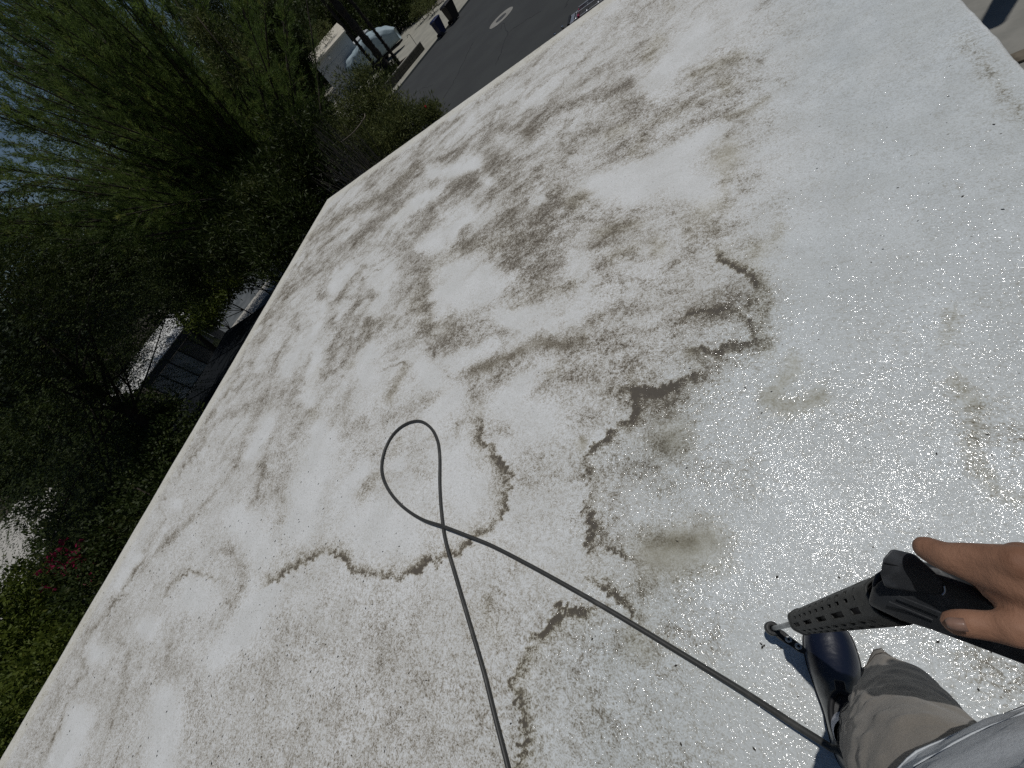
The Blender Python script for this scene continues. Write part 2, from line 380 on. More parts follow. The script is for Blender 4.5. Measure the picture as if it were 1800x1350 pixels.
def rim(pts, soft, a, fing=10, tn=.25, sgn=1, hard=3):
    """stain whose edge is ragged and sharp on one side (left of the direction of travel when sgn=1) and fades on the other"""
    global soil, tone, rims
    d, s = segd(pts, PX + (w1 * .05 + w3 * .03) * sc, PY + (w2 * .05 + w4 * .03) * sc); rn = segd.run
    th_ = vnoise(rn / 7., d / 38. + 3) * .6 + vnoise(rn / 3.4 + 40, d / 20.) * .4; big = fbm(rn / 55., rn * 0 + 7.7, 1., 2)
    fmod = np.clip(th_ - .42, 0, 1) * 2.4 * (.25 + 1.5 * big) - .25
    sd_ = d * s * sgn + fmod * fing
    g = np.where(sd_ < 0, np.exp(-(sd_ / hard) ** 2), .6 * np.exp(-(sd_ / (soft * .5)) ** 1.6) + .5 * np.exp(-(sd_ / (soft * 1.25)) ** 1.3)) * a * 1.4
    g *= (d < soft * 4 + fing * 2)
    g = g * np.clip(.45 + 1.1 * fbm(x_, y_, 9, 4, 23.), .6, 1.3) * np.clip(.35 + 1.5 * big, .78, 1.2)
    tone = np.maximum(tone, g * tn); rims = np.maximum(rims, g); soil = soil + g * .45
def wash(pts, wd, a=1.):
    global clean
    d, _ = segd(pts); clean = 1 - (1 - clean) * (1 - a * np.exp(-(d / (wd * .95)) ** 2.4) * .85)
# clean patches scoured by the water
for pts, wd in (([(800, 505), (860, 505)], 48), ([(655, 622), (640, 660)], 24), ([(1008, 455), (1015, 470)], 34), ([(1030, 520), (1000, 545)], 28), ([(1060, 320), (1180, 300), (1230, 330)], 34),
                ([(850, 315)], 14), ([(760, 420), (800, 390), (820, 375)], 26), ([(690, 480), (665, 540)], 20), ([(530, 600), (505, 650)], 15), ([(345, 1055)], 38),
                ([(420, 910), (455, 970), (465, 1040), (420, 1120), (380, 1160)], 30), ([(570, 770), (545, 850), (520, 930)], 30), ([(640, 825), (605, 880)], 20),
                ([(640, 935), (700, 930)], 45), ([(800, 800), (820, 860)], 48), ([(310, 885)], 13), ([(170, 1150)], 22), ([(260, 1105)], 25), ([(290, 1230), (285, 1340)], 32), ([(140, 1260), (110, 1340)], 26),
                ([(940, 735)], 60), ([(570, 540), (545, 590)], 14), ([(610, 470), (585, 500)], 14), ([(750, 340), (700, 385)], 12), ([(240, 985), (215, 1030)], 14), ([(700, 820)], 16),
                ([(1250, 230), (1100, 330)], 25), ([(740, 640), (800, 690), (770, 720)], 22), ([(900, 700), (960, 640)], 26), ([(830, 290), (760, 300)], 16), ([(1150, 150), (1230, 60)], 30), ([(950, 350)], 10),
                ([(560, 620), (540, 700)], 12), ([(475, 740), (440, 800)], 14), ([(880, 560), (960, 560)], 20), ([(860, 600), (800, 640)], 16)):
    wash(pts, wd)
# soft clouds of soil: (points, width, strength, tone, calm)
DK = 0.
for a in (
    ([(780, 280), (833, 250), (875, 222), (925, 228), (972, 188)], 13, .62, 0, 0), ([(925, 230)], 15, .75, 0, .6), ([(983, 189), (1040, 172), (1080, 158), (1108, 142)], 9, .7, 0, 0),
    ([(1047, 122), (1011, 153)], 6, .5, 0, 0), ([(886, 278), (860, 275)], 20, .7, 0, .1), ([(800, 330), (839, 311)], 9, .7, 0, 0), ([(758, 361), (800, 342)], 6, .5, 0, 0), ([(700, 378), (718, 366)], 10, .45, .4, 0),
    ([(544, 417), (583, 392), (622, 372), (672, 347), (694, 328), (736, 289)], 6, .55, .3, 0), ([(625, 422), (672, 378), (711, 350), (772, 314)], 6, .5, 0, 0), ([(560, 440), (600, 405)], 5, .4, .2, 0),
    ([(747, 517), (769, 469), (803, 442), (844, 433), (889, 433), (933, 419), (955, 385), (983, 342)], 15, .85, .2, 0), ([(733, 533), (761, 575), (789, 572)], 22, .7, .3, .1),
    ([(870, 300), (900, 330), (880, 400)], 20, .5, .1, 0), ([(650, 572), (692, 564)], 15, .5, .3, 0), ([(711, 640), (705, 655)], 10, .6, .5, .3), ([(697, 670), (688, 695)], 12, .62, .5, .4),
    ([(619, 644)], 10, .6, .4, .2), ([(544, 678), (560, 650)], 7, .5, .3, 0), ([(550, 728)], 14, .45, .6, .3), ([(612, 700), (610, 765), (640, 740)], 9, .45, .1, 0), ([(517, 770), (540, 720)], 8, .4, .1, 0),
    ([(755, 700), (790, 680)], 10, .5, .2, 0), ([(830, 650), (900, 622), (936, 598), (969, 596), (989, 602)], 12, .75, .3, .5), ([(1019, 594)], 15, .6, .5, .5), ([(900, 544), (942, 517), (1003, 497)], 10, .6, .3, 0),
    ([(900, 460), (936, 425), (942, 397), (969, 358)], 17, .75, 0, 0), ([(1150, 442)], 18, .5, .8, .7), ([(1045, 410), (1110, 398)], 13, .4, 1, .8), ([(1070, 460), (1110, 445)], 13, .35, .8, .3),
    ([(1247, 397), (1219, 372), (1206, 405)], 22, .62, .4, .2), ([(1367, 397), (1364, 425), (1330, 440)], 18, .5, .8, .5), ([(1320, 440), (1350, 505), (1345, 560), (1355, 628)], 18, .48, .7, .2),
    ([(1056, 544), (1022, 572)], 10, .55, .1, 0), ([(980, 639), (967, 658)], 8, .5, .4, 0), ([(1161, 69), (1136, 103)], 12, .5, .8, .4), ([(1303, 97), (1261, 117), (1219, 133)], 11, .55, .7, .4),
    ([(1275, 147)], 17, .6, .7, .5), ([(1344, 172), (1317, 192), (1280, 200)], 11, .52, .7, .4), ([(1275, 275), (1285, 265)], 25, .6, 1, .9), ([(1272, 305), (1265, 330)], 10, .35, .9, .4), ([(1100, 222), (1075, 238)], 13, .45, .8, .4),
    ([(1139, 244), (1119, 269)], 12, .6, .5, .2), ([(1136, 219), (1180, 195), (1233, 172)], 7, .5, .4, 0), ([(1233, 361), (1265, 350)], 17, .5, .7, .3), ([(1025, 344), (1005, 360)], 13, .4, .9, .5), ([(1178, 8)], 10, .35, .8, .4),
    ([(1130, 169), (1094, 180)], 8, .6, .1, 0), ([(1400, 640), (1400, 665), (1355, 709), (1385, 724), (1448, 701)], 16, .62, 1, .9), ([(1670, 553), (1660, 600)], 18, .4, 1, .7), ([(1677, 672), (1700, 700)], 22, .5, 1, .7),
    ([(1718, 716), (1707, 783), (1718, 820), (1744, 857), (1780, 880)], 18, .55, .7, .5), ([(1780, 760), (1740, 740)], 55, .42, .1, 0), ([(1700, 80), (1740, 130), (1780, 180), (1800, 200)], 20, .45, .2, 0),
    ([(1183, 770)], 36, .7, .7, .8), ([(1150, 775), (1215, 768)], 20, .4, .5, .6), ([(1139, 717), (1170, 712)], 22, .7, .2, .1), ([(1160, 965), (1245, 955)], 44, .80, .9, 1), ([(1150, 945), (1145, 1000)], 22, .3, .5, .4),
    ([(1139, 1028)], 24, .6, .3, 0), ([(1135, 1139), (1120, 1120)], 30, .45, .9, .6), ([(1228, 655), (1235, 640)], 14, .5, .5, .3), ([(1214, 628)], 13, .85, .6, .6), ([(1030, 785)], 11, .6, 1, .9),
    ([(850, 1060), (870, 1110)], 22, .25, 1, .3), ([(1720, 1150), (1790, 1200)], 50, .4, .1, 0), ([(1400, 1215)], 24, .25, .1, 0), ([(1290, 1000), (1200, 1010)], 20, .25, .9, .7),
    ([(457, 817), (473, 840), (500, 867), (497, 900), (490, 923)], 12, .5, .1, 0), ([(400, 973), (423, 1000), (427, 1033), (407, 1063)], 11, .48, .1, 0), ([(670, 840), (650, 865), (640, 880)], 11, .5, .4, 0), ([(690, 800), (705, 770)], 6, .4, .5, 0),
    ([(740, 160), (700, 190)], 1, .0, 0, 0), ([(320, 1000), (290, 1045)], 6, .35, .1, 0), ([(210, 1125), (225, 1150), (205, 1230), (190, 1280)], 7, .3, .1, 0), ([(300, 1110), (290, 1170)], 7, .3, .1, 0), ([(365, 1150), (385, 1180), (420, 1150)], 8, .3, .1, 0)):
    smear(*a)
for pts, wd in (([(520, 500), (480, 560), (440, 640)], 4), ([(560, 560), (600, 520), (640, 470)], 4), ([(660, 590), (600, 640), (555, 670), (520, 730)], 4), ([(470, 690), (440, 750), (410, 830)], 4), ([(590, 600), (570, 660)], 4), ([(640, 500), (610, 560), (590, 590)], 4),
                ([(700, 470), (655, 520), (620, 560)], 4), ([(780, 370), (740, 420)], 5), ([(300, 950), (350, 900), (400, 840)], 4), ([(240, 1015), (265, 985), (310, 930)], 4), ([(430, 905), (450, 870), (470, 790)], 4), ([(560, 790), (575, 760), (600, 720)], 4), ([(1000, 270), (950, 300), (900, 360)], 8), ([(1050, 230), (1000, 262)], 7)):
    smear(pts, wd * 1.5, .45, .1, 0)
# ragged tide marks
rim([(1264, 452), (1280, 470), (1325, 486), (1330, 510), (1318, 530)], 24, .75, 5, .4, -1)
rim([(1206, 553), (1233, 547), (1270, 544), (1303, 544), (1314, 561), (1328, 580), (1333, 597)], 14, .8, 4, .3, 1, 5)
rim([(1230, 617), (1261, 622), (1275, 608), (1303, 608), (1340, 600)], 26, .8, 6, .3, 1, 4)
rim([(1103, 683), (1139, 689), (1150, 692), (1180, 680), (1192, 672), (1219, 664)], 30, .85, 7, .2, 1, 3)
rim([(1037, 960), (1041, 921), (1030, 895), (1040, 863), (1030, 828), (1032, 800), (1050, 777), (1072, 757), (1100, 745), (1112, 715), (1103, 683)], 27, .85, 15, .25, 1, 3)
rim([(1110, 985), (1090, 972), (1060, 955), (1037, 945)], 18, .6, 8, .2, 1, 3)
rim([(1120, 1080), (1075, 1040), (1035, 1015)], 26, .65, 8, .3, 1, 3)
rim([(905, 1350), (914, 1300), (912, 1245), (897, 1195), (915, 1155), (936, 1120), (965, 1085), (985, 1065), (1020, 1060)], 22, .85, 17, .55, 1, 3)
rim([(480, 1022), (510, 1000), (545, 985), (573, 972), (600, 985), (622, 1008), (655, 1012), (700, 1012), (735, 1006), (752, 990), (785, 980), (810, 968), (835, 948), (862, 930), (884, 905), (893, 870), (896, 830), (872, 797), (852, 767), (853, 740)], 22, .72, 11, .3, -1, 3)
rim([(540, 453), (520, 483), (480, 540), (440, 620), (400, 693), (366, 735), (359, 760), (368, 785)], 8, .38, 5, .2, 1, 3)
rim([(360, 777), (320, 830), (290, 862), (283, 890), (290, 915), (262, 960), (235, 1017), (190, 1075), (155, 1120), (140, 1155), (155, 1185), (120, 1217), (107, 1270), (80, 1337), (70, 1360)], 8, .42, 7, .1, 1, 3)
rim([(384, 1020), (333, 1003), (305, 1025), (293, 1045)], 8, .45, 6, .2, 1)
# general soiling, marbled
mar = 1 - np.abs(fbm(x_ + w1 * .9, y_ + w2 * .9, 1.6, 5, 60.) - .5) * 5.5
cl = fbm(x_ * .6 + w2 * .4, y_ + w1 * .5, 3.0, 5, 100.)
zone = 1 - .85 * sst(1240, 1420, PX - .12 * (675 - PY)); zone *= 1 - .6 * sst(-.35, .0, 0 * x_ + (PY - 950) / 1000) * (PX < 1000)
mid = np.exp(-(((PX - 880) / 420) ** 2 + ((PY - 470) / 330) ** 2))
mar2 = 1 - np.abs(fbm(x_ * .5 + w2 * .7, y_ + w1 * .7, 4.2, 5, 160.) - .5) * 7
soil += zone * (np.clip(mar, 0, 1) ** 2 * .45 * (.35 + mid) + np.clip(mar2, 0, 1) ** 1.6 * .42 * (.6 + .6 * mid) + np.clip(cl - .46, 0, 1) * (.5 + 1.6 * mid))
edgeband = np.minimum(np.minimum(x_ - X0, Y1 - y_) / .35, 1)
clean_edge = 1 - sst(.3, .9, edgeband)
brk = fbm(x_ * .45 + w3 * .1, y_ * 1.1 + w4 * .1, 9, 5, 700.); brk2 = fbm(x_ * .5, y_, 22, 4, 720.)
soil *= np.clip(.25 + 1.5 * brk, .2, 1.35) * np.clip(.45 + 1.1 * brk2, .5, 1.3)
soil *= (1 - .85 * clean) * (1 - .75 * clean_edge)
# even grey film over the lower middle, lighter to the left
film = .15 * sst(1000, 1120, PY) * (1 - sst(880, 1010, PX)) + .14 * sst(1330, 1180, PX) + .05 * sst(900, 500, PX) + .03
film = film * (.5 + fbm(x_, y_, 12, 4, 800.))
soil += film * (1 - clean) * (1 - .3 * clean_edge) - .12 * clean
soil = np.where(soil > 0, 1.12 * np.tanh(soil), soil); soil = np.maximum(soil, rims * 1.12 * (.75 + .5 * brk))
tone = np.clip(tone, 0, 1); tone = np.where(clean_edge > .2, np.maximum(tone, .7 * clean_edge), tone)
wet = sst(-140, 210, PX - np.interp(PY, [300, 480, 640, 800, 900, 1000, 1150, 1350], [1390, 1340, 1230, 1080, 1060, 1090, 990, 940]))
wet = np.clip(.95 * wet + .25 * sst(300, -100, np.interp(PY, [300, 480, 640, 800, 1350], [1380, 1320, 1200, 1060, 900]) - PX), 0, 1)
wet = np.clip(wet * (.7 + .6 * fbm(x_, y_, 3, 3, 200.)), 0, 1)
grit = np.exp(-(((PX - 370) / 190) ** 2 + ((PY - 900) / 190) ** 2)) + .35 * sst(900, 600, PX) * sst(500, 800, PY) + .06
grit = np.clip(grit * (.4 + 1.2 * fbm(x_, y_, 4, 3, 300.)), 0, 1)
# slight ponding relief, thicker where soil has gathered
V[:, 2] += (fbm(x_, y_, 1.3, 3, 500.) - .5) * .012 + (fbm(x_, y_, 22, 3, 510.) - .5) * .0022
idx = np.arange(nx * ny).reshape(ny, nx)
Fq = np.stack([idx[:-1, :-1], idx[:-1, 1:], idx[1:, 1:], idx[1:, :-1]], -1).reshape(-1, 4)
# rounded drip edge on all four sides
per = np.concatenate([idx[0, :], idx[1:, -1], idx[-1, -2::-1], idx[-2:0:-1, 0]])
extraV = []; extraF = []; base = len(V); prev = per; n_p = len(per)
pv = V[per]; nrm = np.zeros((n_p, 2))
nrm[pv[:, 1] <= Y0 + 1e-6, 1] -= 1; nrm[pv[:, 1] >= Y1 - 1e-6, 1] += 1; nrm[pv[:, 0] <= X0 + 1e-6, 0] -= 1; nrm[pv[:, 0] >= X1 - 1e-6, 0] += 1
nrm /= np.linalg.norm(nrm, axis=1)[:, None]
wob = (fbm(pv[:, 0] + pv[:, 1], pv[:, 1] - pv[:, 0], 6, 3, 7.) - .5) * .012
for out, dz in ((.010, -.003), (.020, -.012), (.024, -.03), (.024, -.16), (.0, -.17)):
    q = pv.copy(); q[:, :2] += nrm * (out + wob[:, None] * min(1, out / .01)); q[:, 2] = ROOF + dz + (pv[:, 2] - ROOF) * .5; extraV.append(q)
    cur = np.arange(n_p) + base; base += n_p
    extraF.append(np.stack([prev, cur, np.roll(cur, -1), np.roll(prev, -1)], 1)); prev = cur
Vall = np.concatenate([V] + extraV); Fall = np.concatenate([Fq] + extraF)
me = arrmesh('roof', Vall, Fall)
ne = len(Vall) - len(V)
for nm, arr in (('soil', soil), ('tone', tone), ('wet', wet), ('grit', grit), ('calm', calm)):
    at_ = me.attributes.new(nm, 'FLOAT', 'POINT')
    at_.data.foreach_set('value', np.concatenate([arr, np.tile(arr[per], 5) * (.4 if nm != 'tone' else 1)]).astype(np.float32))
bld = empty('flat_roofed_building', (0, 0, 0), label='flat roofed building whose stained white coated roof is being washed', cat='building')
link('roof', me, roof_material(), bld, True, label='white roof coating with brown and grey stains, wet at the right')
for a, b2 in (((X0 + .03, Y0 + .03, 0), (X1 - .03, Y0 + .2, ROOF - .02)), ((X0 + .03, Y1 - .2, 0), (X1 - .03, Y1 - .03, ROOF - .02)), ((X0 + .03, Y0 + .203, 0), (X0 + .2, Y1 - .203, ROOF - .02)), ((X1 - .2, Y0 + .203, 0), (X1 - .03, Y1 - .203, ROOF - .02))):
    mb = MB(); mb.box(a, b2); mb.put('wall', MT['stucco'], bld)

# ---- loose grit and bits of leaf on the coating
def roof_z(x, y):
    return ROOF + (fbm(x, y, 1.3, 3, 500.) - .5) * .012
n = 15000
qx = rng.uniform(-30, 1790, n); qy = rng.uniform(60, 1345, n)
dens = np.exp(-(((qx - 370) / 190) ** 2 + ((qy - 900) / 190) ** 2)) * .75 + .16 * (qx < 720) * (qy > 550) + .004 + .07 * (qy > 1080) * (qx < 900)
keep = rng.random(n) < dens * .42; qx, qy = qx[keep], qy[keep]
Lx = np.array([at(a, b2) for a, b2 in zip(qx, qy)]); Lx = Lx[(Lx[:, 0] > X0 + .05) & (Lx[:, 0] < X1 - .03) & (Lx[:, 1] < Y1 - .05)]
extra = [(1563, 1015), (1649, 1128), (1390, 1128), (1667, 168), (1692, 345), (1747, 218), (1763, 368), (1436, 296), (1552, 438), (1578, 330), (1253, 222), (1353, 221), (1197, 1308), (1188, 1170), (1720, 1212), (1646, 798), (1340, 1138), (1338, 1132), (1343, 1135), (1108, 600), (1096, 588), (1162, 638), (1310, 682), (1356, 689), (1475, 1015), (1366, 1014)]
Lx = np.concatenate([Lx, np.array([at(a, b2) for a, b2 in extra])])
mV = []; mF = []
for i, p in enumerate(Lx):
    big = i >= len(Lx) - len(extra)
    L_ = rng.uniform(.004, .0068) if big else rng.uniform(.0024, .0062) * (1 + .2 * max(0, -p[0])); wdt = L_ * rng.uniform(.35, .6); h = wdt * .6; a = rng.uniform(0, 6.28); z = roof_z(p[0], p[1]) + .0006
    ca, sa = math.cos(a), math.sin(a)
    pts = [(L_, 0, 0), (.2 * L_, wdt, .2 * h), (-L_ * .9, .1 * wdt, 0), (-.1 * L_, -wdt, .1 * h), (0, 0, h)]
    b0 = len(mV); mV += [(p[0] + ca * u - sa * v, p[1] + sa * u + ca * v, z + q) for u, v, q in pts]
    mF += [(b0, b0 + 1, b0 + 4), (b0 + 1, b0 + 2, b0 + 4), (b0 + 2, b0 + 3, b0 + 4), (b0 + 3, b0, b0 + 4)]
me = arrmesh('leaf_grit', mV, mF)
link('leaf_grit', me, simple('dry_leaf_grit', (.03, .026, .02), (.012, .011, .01), 40, .8), None, kind='stuff', label='dark seed husks and grit scattered over the white roof')

# ================================================================ VEGETATION
def leaf_arr(C, D, Nn, L, Wd):
    """four-cornered leaves: centre, direction, sideways normal"""
    D = D / (np.linalg.norm(D, axis=1)[:, None] + 1e-9); Sd = np.cross(D, Nn); Sd /= np.linalg.norm(Sd, axis=1)[:, None] + 1e-9
    L = np.asarray(L).reshape(-1, 1); Wd = np.asarray(Wd).reshape(-1, 1)
    V = np.stack([C, C + D * L * .45 + Sd * Wd, C + D * L, C + D * L * .45 - Sd * Wd], 1).reshape(-1, 3)
    return V
def rdir(n):
    v = rng.normal(size=(n, 3)); return v / np.linalg.norm(v, axis=1)[:, None]
def leafmesh(name, V):
    n = len(V) // 4; return arrmesh(name, V, np.arange(4 * n).reshape(n, 4))
def crown_pts(anchors, n, r=1.):
    """clump centres in the union of ellipsoids (centre, radius xy, radius z), weighted to the shell"""
    wts = np.array([a[1] ** 2 * a[2] for a in anchors]) ** .75; wts /= wts.sum(); k = rng.choice(len(anchors), n, p=wts)
    C = np.array([a[0] for a in anchors])[k]; R = np.array([(a[1], a[1], a[2]) for a in anchors])[k]
    u = rdir(n); s = rng.random(n) ** .45; return C + u * s[:, None] * R
def broad_tree(name, label, anchors, base, mat, clumps, per, cr, L, Wd, cat='tree', group=None, trunk_r=.16, up=.15, flowers=0, limbs=10):
    t = empty(name, (float(base[0]), float(base[1]), 0), label=label, cat=cat, group=group)
    off = np.array((base[0], base[1], 0.))
    C = crown_pts(anchors, clumps); C = C[C[:, 2] > .25]
    sz = rng.uniform(.6, 1.35, len(C))
    k = np.repeat(np.arange(len(C)), per); u = rdir(len(k)); P = C[k] + u * (cr * sz[k] * rng.random(len(k)) ** .5)[:, None] * np.array((1, 1, .75))
    D = u + rdir(len(k)) * .7 + np.array((0, 0, up)); V = leaf_arr(P - off, D, rdir(len(k)), L * rng.uniform(.6, 1.3, len(k)), Wd * rng.uniform(.6, 1.2, len(k)))
    link('crown', leafmesh('crown', V), mat, t)
    mb = MB(); top = np.mean([a[0] for a in anchors], 0) - off
    tb = np.array((0, 0, -.02)); mb.tube(spline([tb, tb * .5 + top * .5 * np.array((.7, .7, 1)) , top], 5), list(np.linspace(trunk_r, trunk_r * .35, 11)), 8)
    for i in range(limbs):
        q = C[rng.integers(len(C))] - off; s = tb * .45 + top * .55; m_ = (s + q) / 2 + rng.normal(0, .15, 3)
        mb.tube(spline([s, m_, q], 3), list(np.linspace(trunk_r * .4, .012, 7)), 5)
    mb.put('trunk', MT['bark'], t, True)
    return t, C, off
def feather_limb(mbw, P, L0, nt_, nn, nl, out, width=.010, spread=.75):
    """limb polyline P with forward-swept twigs set with needles; appends needle arrays to out"""
    P = np.array(P); seg = np.linspace(0, len(P) - 1.001, nt_)
    tt = np.repeat(.22 + .78 * rng.random(nt_), 1)
    idxs = tt * (len(P) - 1.001); i0 = idxs.astype(int); fr = (idxs - i0)[:, None]
    B = P[i0] * (1 - fr) + P[i0 + 1] * fr; T = P[i0 + 1] - P[i0]; T /= np.linalg.norm(T, axis=1)[:, None]
    Dv = T + rdir(nt_) * spread; Dv[:, 2] += .1; Dv /= np.linalg.norm(Dv, axis=1)[:, None]
    Lt = L0 * rng.uniform(.5, 1.25, nt_) * (1.25 - .75 * tt)
    k = np.repeat(np.arange(nt_), nn); s = rng.random(len(k)) ** .8
    C = B[k] + Dv[k] * (Lt[k] * s)[:, None] + rng.normal(0, .012, (len(k), 3)); C[:, 2] -= .12 * s ** 2 * Lt[k]
    nd = Dv[k] * 1.0 + rdir(len(k)) * .75
    out.append(leaf_arr(C, nd, rdir(len(k)), nl * rng.uniform(.6, 1.3, len(k)), np.full(len(k), width / 2)))
    for b_, d_, l_ in list(zip(B, Dv, Lt))[::3]:
        mbw.tube([b_, b_ + d_ * l_ * .5 - np.array((0, 0, .03 * l_)), b_ + d_ * l_ - np.array((0, 0, .12 * l_))], [.010, .007, .004], 3, False)

# ---- the big feathery tree fanning up from behind the far left corner
base = np.array((-13.2, 10.8, 0.))
ft = empty('feathery_tree', tuple(base), label='tall feathery fine leaved tree fanning up beyond the far left roof corner', cat='tree')
fork = far(500, 330, 16.5) - base; fork[2] -= .4
mbw = MB(); outs = []
mbw.tube(spline([(0, 0, -.02), fork * .5 + np.array((.1, 0, 0)), fork], 5), list(np.linspace(.28, .17, 11)), 10)
targets = []
for _ in range(260):
    tx, ty = rng.uniform(-120, 560), rng.uniform(-140, 440)
    if tx - .2 * ty > 560: continue
    hole = ((tx - 40) / 110) ** 2 + ((ty - 320) / 120) ** 2 < 1 or (20 < ty < 330 and tx < 30 and ty > 170) 
    if hole and rng.random() < .5: continue
    if (tx - 1.25 * ty) > 330 and rng.random() < .4: continue
    targets.append((tx, ty))
for i, (tx, ty) in enumerate(targets):
    q = far(tx, ty, rng.uniform(12.5, 20.5)) - base; f0 = fork * rng.uniform(.55, 1.05)
    m_ = f0 * .5 + q * .5; m_[2] += rng.uniform(-.1, .5); m_[:2] += rng.normal(0, .3, 2)
    P = spline([f0, m_, q], 7); L_ = float(np.linalg.norm(q - f0))
    mbw.tube(P, list(np.linspace(.045, .009, len(P))), 5, False)
    feather_limb(mbw, P, .85, int(9 + L_ * 4.6), 60, .125, outs, .012, .7)
link('crown', leafmesh('crown', np.concatenate(outs)), MT['L_feather'], ft)
mbw.put('trunk', MT['bark'], ft, True)

# ---- dark leafy tree at left with hanging sprays of leaflets
base = np.array((-12.8, 1.6, 0.))
lt = empty('leafy_tree', tuple(base), label='dark leafy tree with arching sprays at the left, between roof and sunlit paving', cat='tree')
anch = [(far(110, 560, 12), 2.0, 1.35), (far(40, 700, 11.5), 1.9, 1.5), (far(190, 640, 12.5), 1.5, 1.2), (far(120, 760, 12), 1.6, 1.1), (far(250, 560, 13), 1.1, .9), (far(200, 830, 12.5), 1.2, .8), (far(60, 870, 12.5), 1.3, .65), (far(-60, 560, 11.5), 1.6, 1.3), (far(10, 450, 13), 1.2, .9), (far(170, 890, 12.2), 1.1, .6), (far(110, 930, 12.2), .9, .45), (far(300, 700, 13), .9, .7)]
C = crown_pts(anch, 5200); off = base
nT = len(C); Dv = C - (np.array((-12.8, 2.2, 4.2))); Dv /= np.linalg.norm(Dv, axis=1)[:, None]; Dv = Dv + rdir(nT) * .6; Dv[:, 2] *= .5; Dv /= np.linalg.norm(Dv, axis=1)[:, None]
Lt = rng.uniform(.3, .75, nT); nl_ = 24; k = np.repeat(np.arange(nT), nl_); s = np.tile(np.repeat(np.linspace(.08, 1, nl_ // 2), 2), nT); sg = np.tile([1, -1], nT * nl_ // 2)
Sd = np.cross(Dv, np.array((0, 0, 1.)))[k]; Sd /= np.linalg.norm(Sd, axis=1)[:, None] + 1e-6
P = C[k] + Dv[k] * (Lt[k] * s)[:, None]; P[:, 2] -= .45 * Lt[k] * s ** 2
LD = Sd * sg[:, None] + Dv[k] * .6 + rdir(len(k)) * .25; nrm_ = np.tile((0, 0, 1.), (len(k), 1)) + rdir(len(k)) * .5
link('crown', leafmesh('crown', leaf_arr(P - off, LD, nrm_, rng.uniform(.035, .062, len(k)), rng.uniform(.009, .015, len(k)))), MT['L_dark'], lt)
mb = MB(); ttop = far(120, 660, 12.3) - base
mb.tube(spline([(0, 0, -.02), (.15, .3, 1.6), ttop * .7, ttop], 5), list(np.linspace(.2, .07, 16)), 8)
for i in range(34):
    q = C[rng.integers(nT)] - base; s0 = ttop * rng.uniform(.7, .98); mb.tube(spline([s0, (s0 + q) / 2 + rng.normal(0, .2, 3), q], 3), list(np.linspace(.028, .005, 7)), 5)
mb.put('trunk', MT['bark'], lt, True)

# ---- other trees; anchors are (centre, horizontal radius, vertical radius)
def A(x, y, d, r, rz): return (far(x, y, d), r, rz)
broad_tree('dark_tree', 'dark spreading tree in the middle distance left, behind the feathery tree', [A(90, 470, 24, 2.6, 2.0), A(210, 500, 24, 2.6, 1.9), A(330, 480, 23, 2.4, 1.9), A(20, 420, 26, 2.2, 1.8), A(300, 420, 25, 2.6, 1.7), A(420, 440, 24, 2.2, 1.6)],
           far(250, 560, 24), MT['L_dark'], 1500, 34, .42, .16, .035)
broad_tree('dark_tree', 'dark tall tree standing behind the pale motorhome, at the top of the photo', [A(545, 30, 78, 6, 4.5), A(600, 5, 80, 5, 3.5), A(500, 60, 70, 5, 4), A(640, -40, 76, 6, 4)],
           far(560, 90, 76), MT['L_conifer'], 900, 30, 1.0, .42, .10, trunk_r=.35)
broad_tree('pepper_tree', 'soft green tree filling in behind the feathery tree at the upper left', [A(180, 90, 26, 3.0, 2.6), A(90, 130, 26, 2.2, 1.8), A(250, 180, 25, 3.0, 2.4), A(150, 260, 25, 2.4, 1.7), A(260, 300, 24, 2.6, 1.8), A(100, 10, 27, 3.0, 2.2), A(150, 380, 25, 2.2, 1.2)],
           far(250, 330, 25), MT['L_feather'], 1500, 46, .5, .13, .018, up=.3)
broad_tree('conifer', 'dark narrow conifer left of the white house wall', [A(528, 185, 22, 1.0, 1.9), A(508, 115, 22.5, .85, 1.4), A(565, 218, 21, 1.0, 1.1), A(496, 60, 23, .8, 1.4), A(588, 250, 20, 1.0, .9)],
           far(585, 235, 21.5), MT['L_conifer'], 1500, 30, .25, .13, .02, up=.5)
broad_tree('conifer', 'dark conifer rising behind the feathery tree against the sky', [A(400, 60, 30, 1.6, 2.6), A(450, 110, 29, 1.8, 2.2), A(470, 30, 31, 1.6, 2.4), A(480, 180, 28, 1.8, 2.0), A(350, 15, 31, 1.3, 2.0)],
           far(470, 250, 29), MT['L_conifer'], 1500, 30, .32, .17, .02, up=.6)
broad_tree('yellow_green_tree', 'bright yellow green young tree in front of the dark conifers', [A(380, 70, 14.5, .45, .6), A(410, 110, 14.5, .55, .5), A(350, 50, 14.6, .3, .3), A(440, 130, 14.2, .4, .4)],
           far(500, 260, 14.5), MT['L_olive'], 150, 26, .2, .12, .012, up=.4, trunk_r=.05)
for k_, (an, bs, lab) in enumerate((
    ([A(690, 8, 66, 3.2, 3.2), A(665, 30, 64, 2.6, 2.2)], (680, 40, 66), 'dark rounded tree behind the rock strip, above the pale blue cover'),
    ([A(735, -6, 62, 2.6, 3.0)], (740, 20, 62), 'dark tree just behind the rock strip, left of the bins'),
    ([A(765, -20, 60, 1.6, 2.5)], (765, 5, 60), 'dark tree at the top edge beyond the dark bin'))):
    broad_tree('dark_tree', lab, an, far(*bs), MT['L_conifer'], 420, 26, .8, .34, .07)
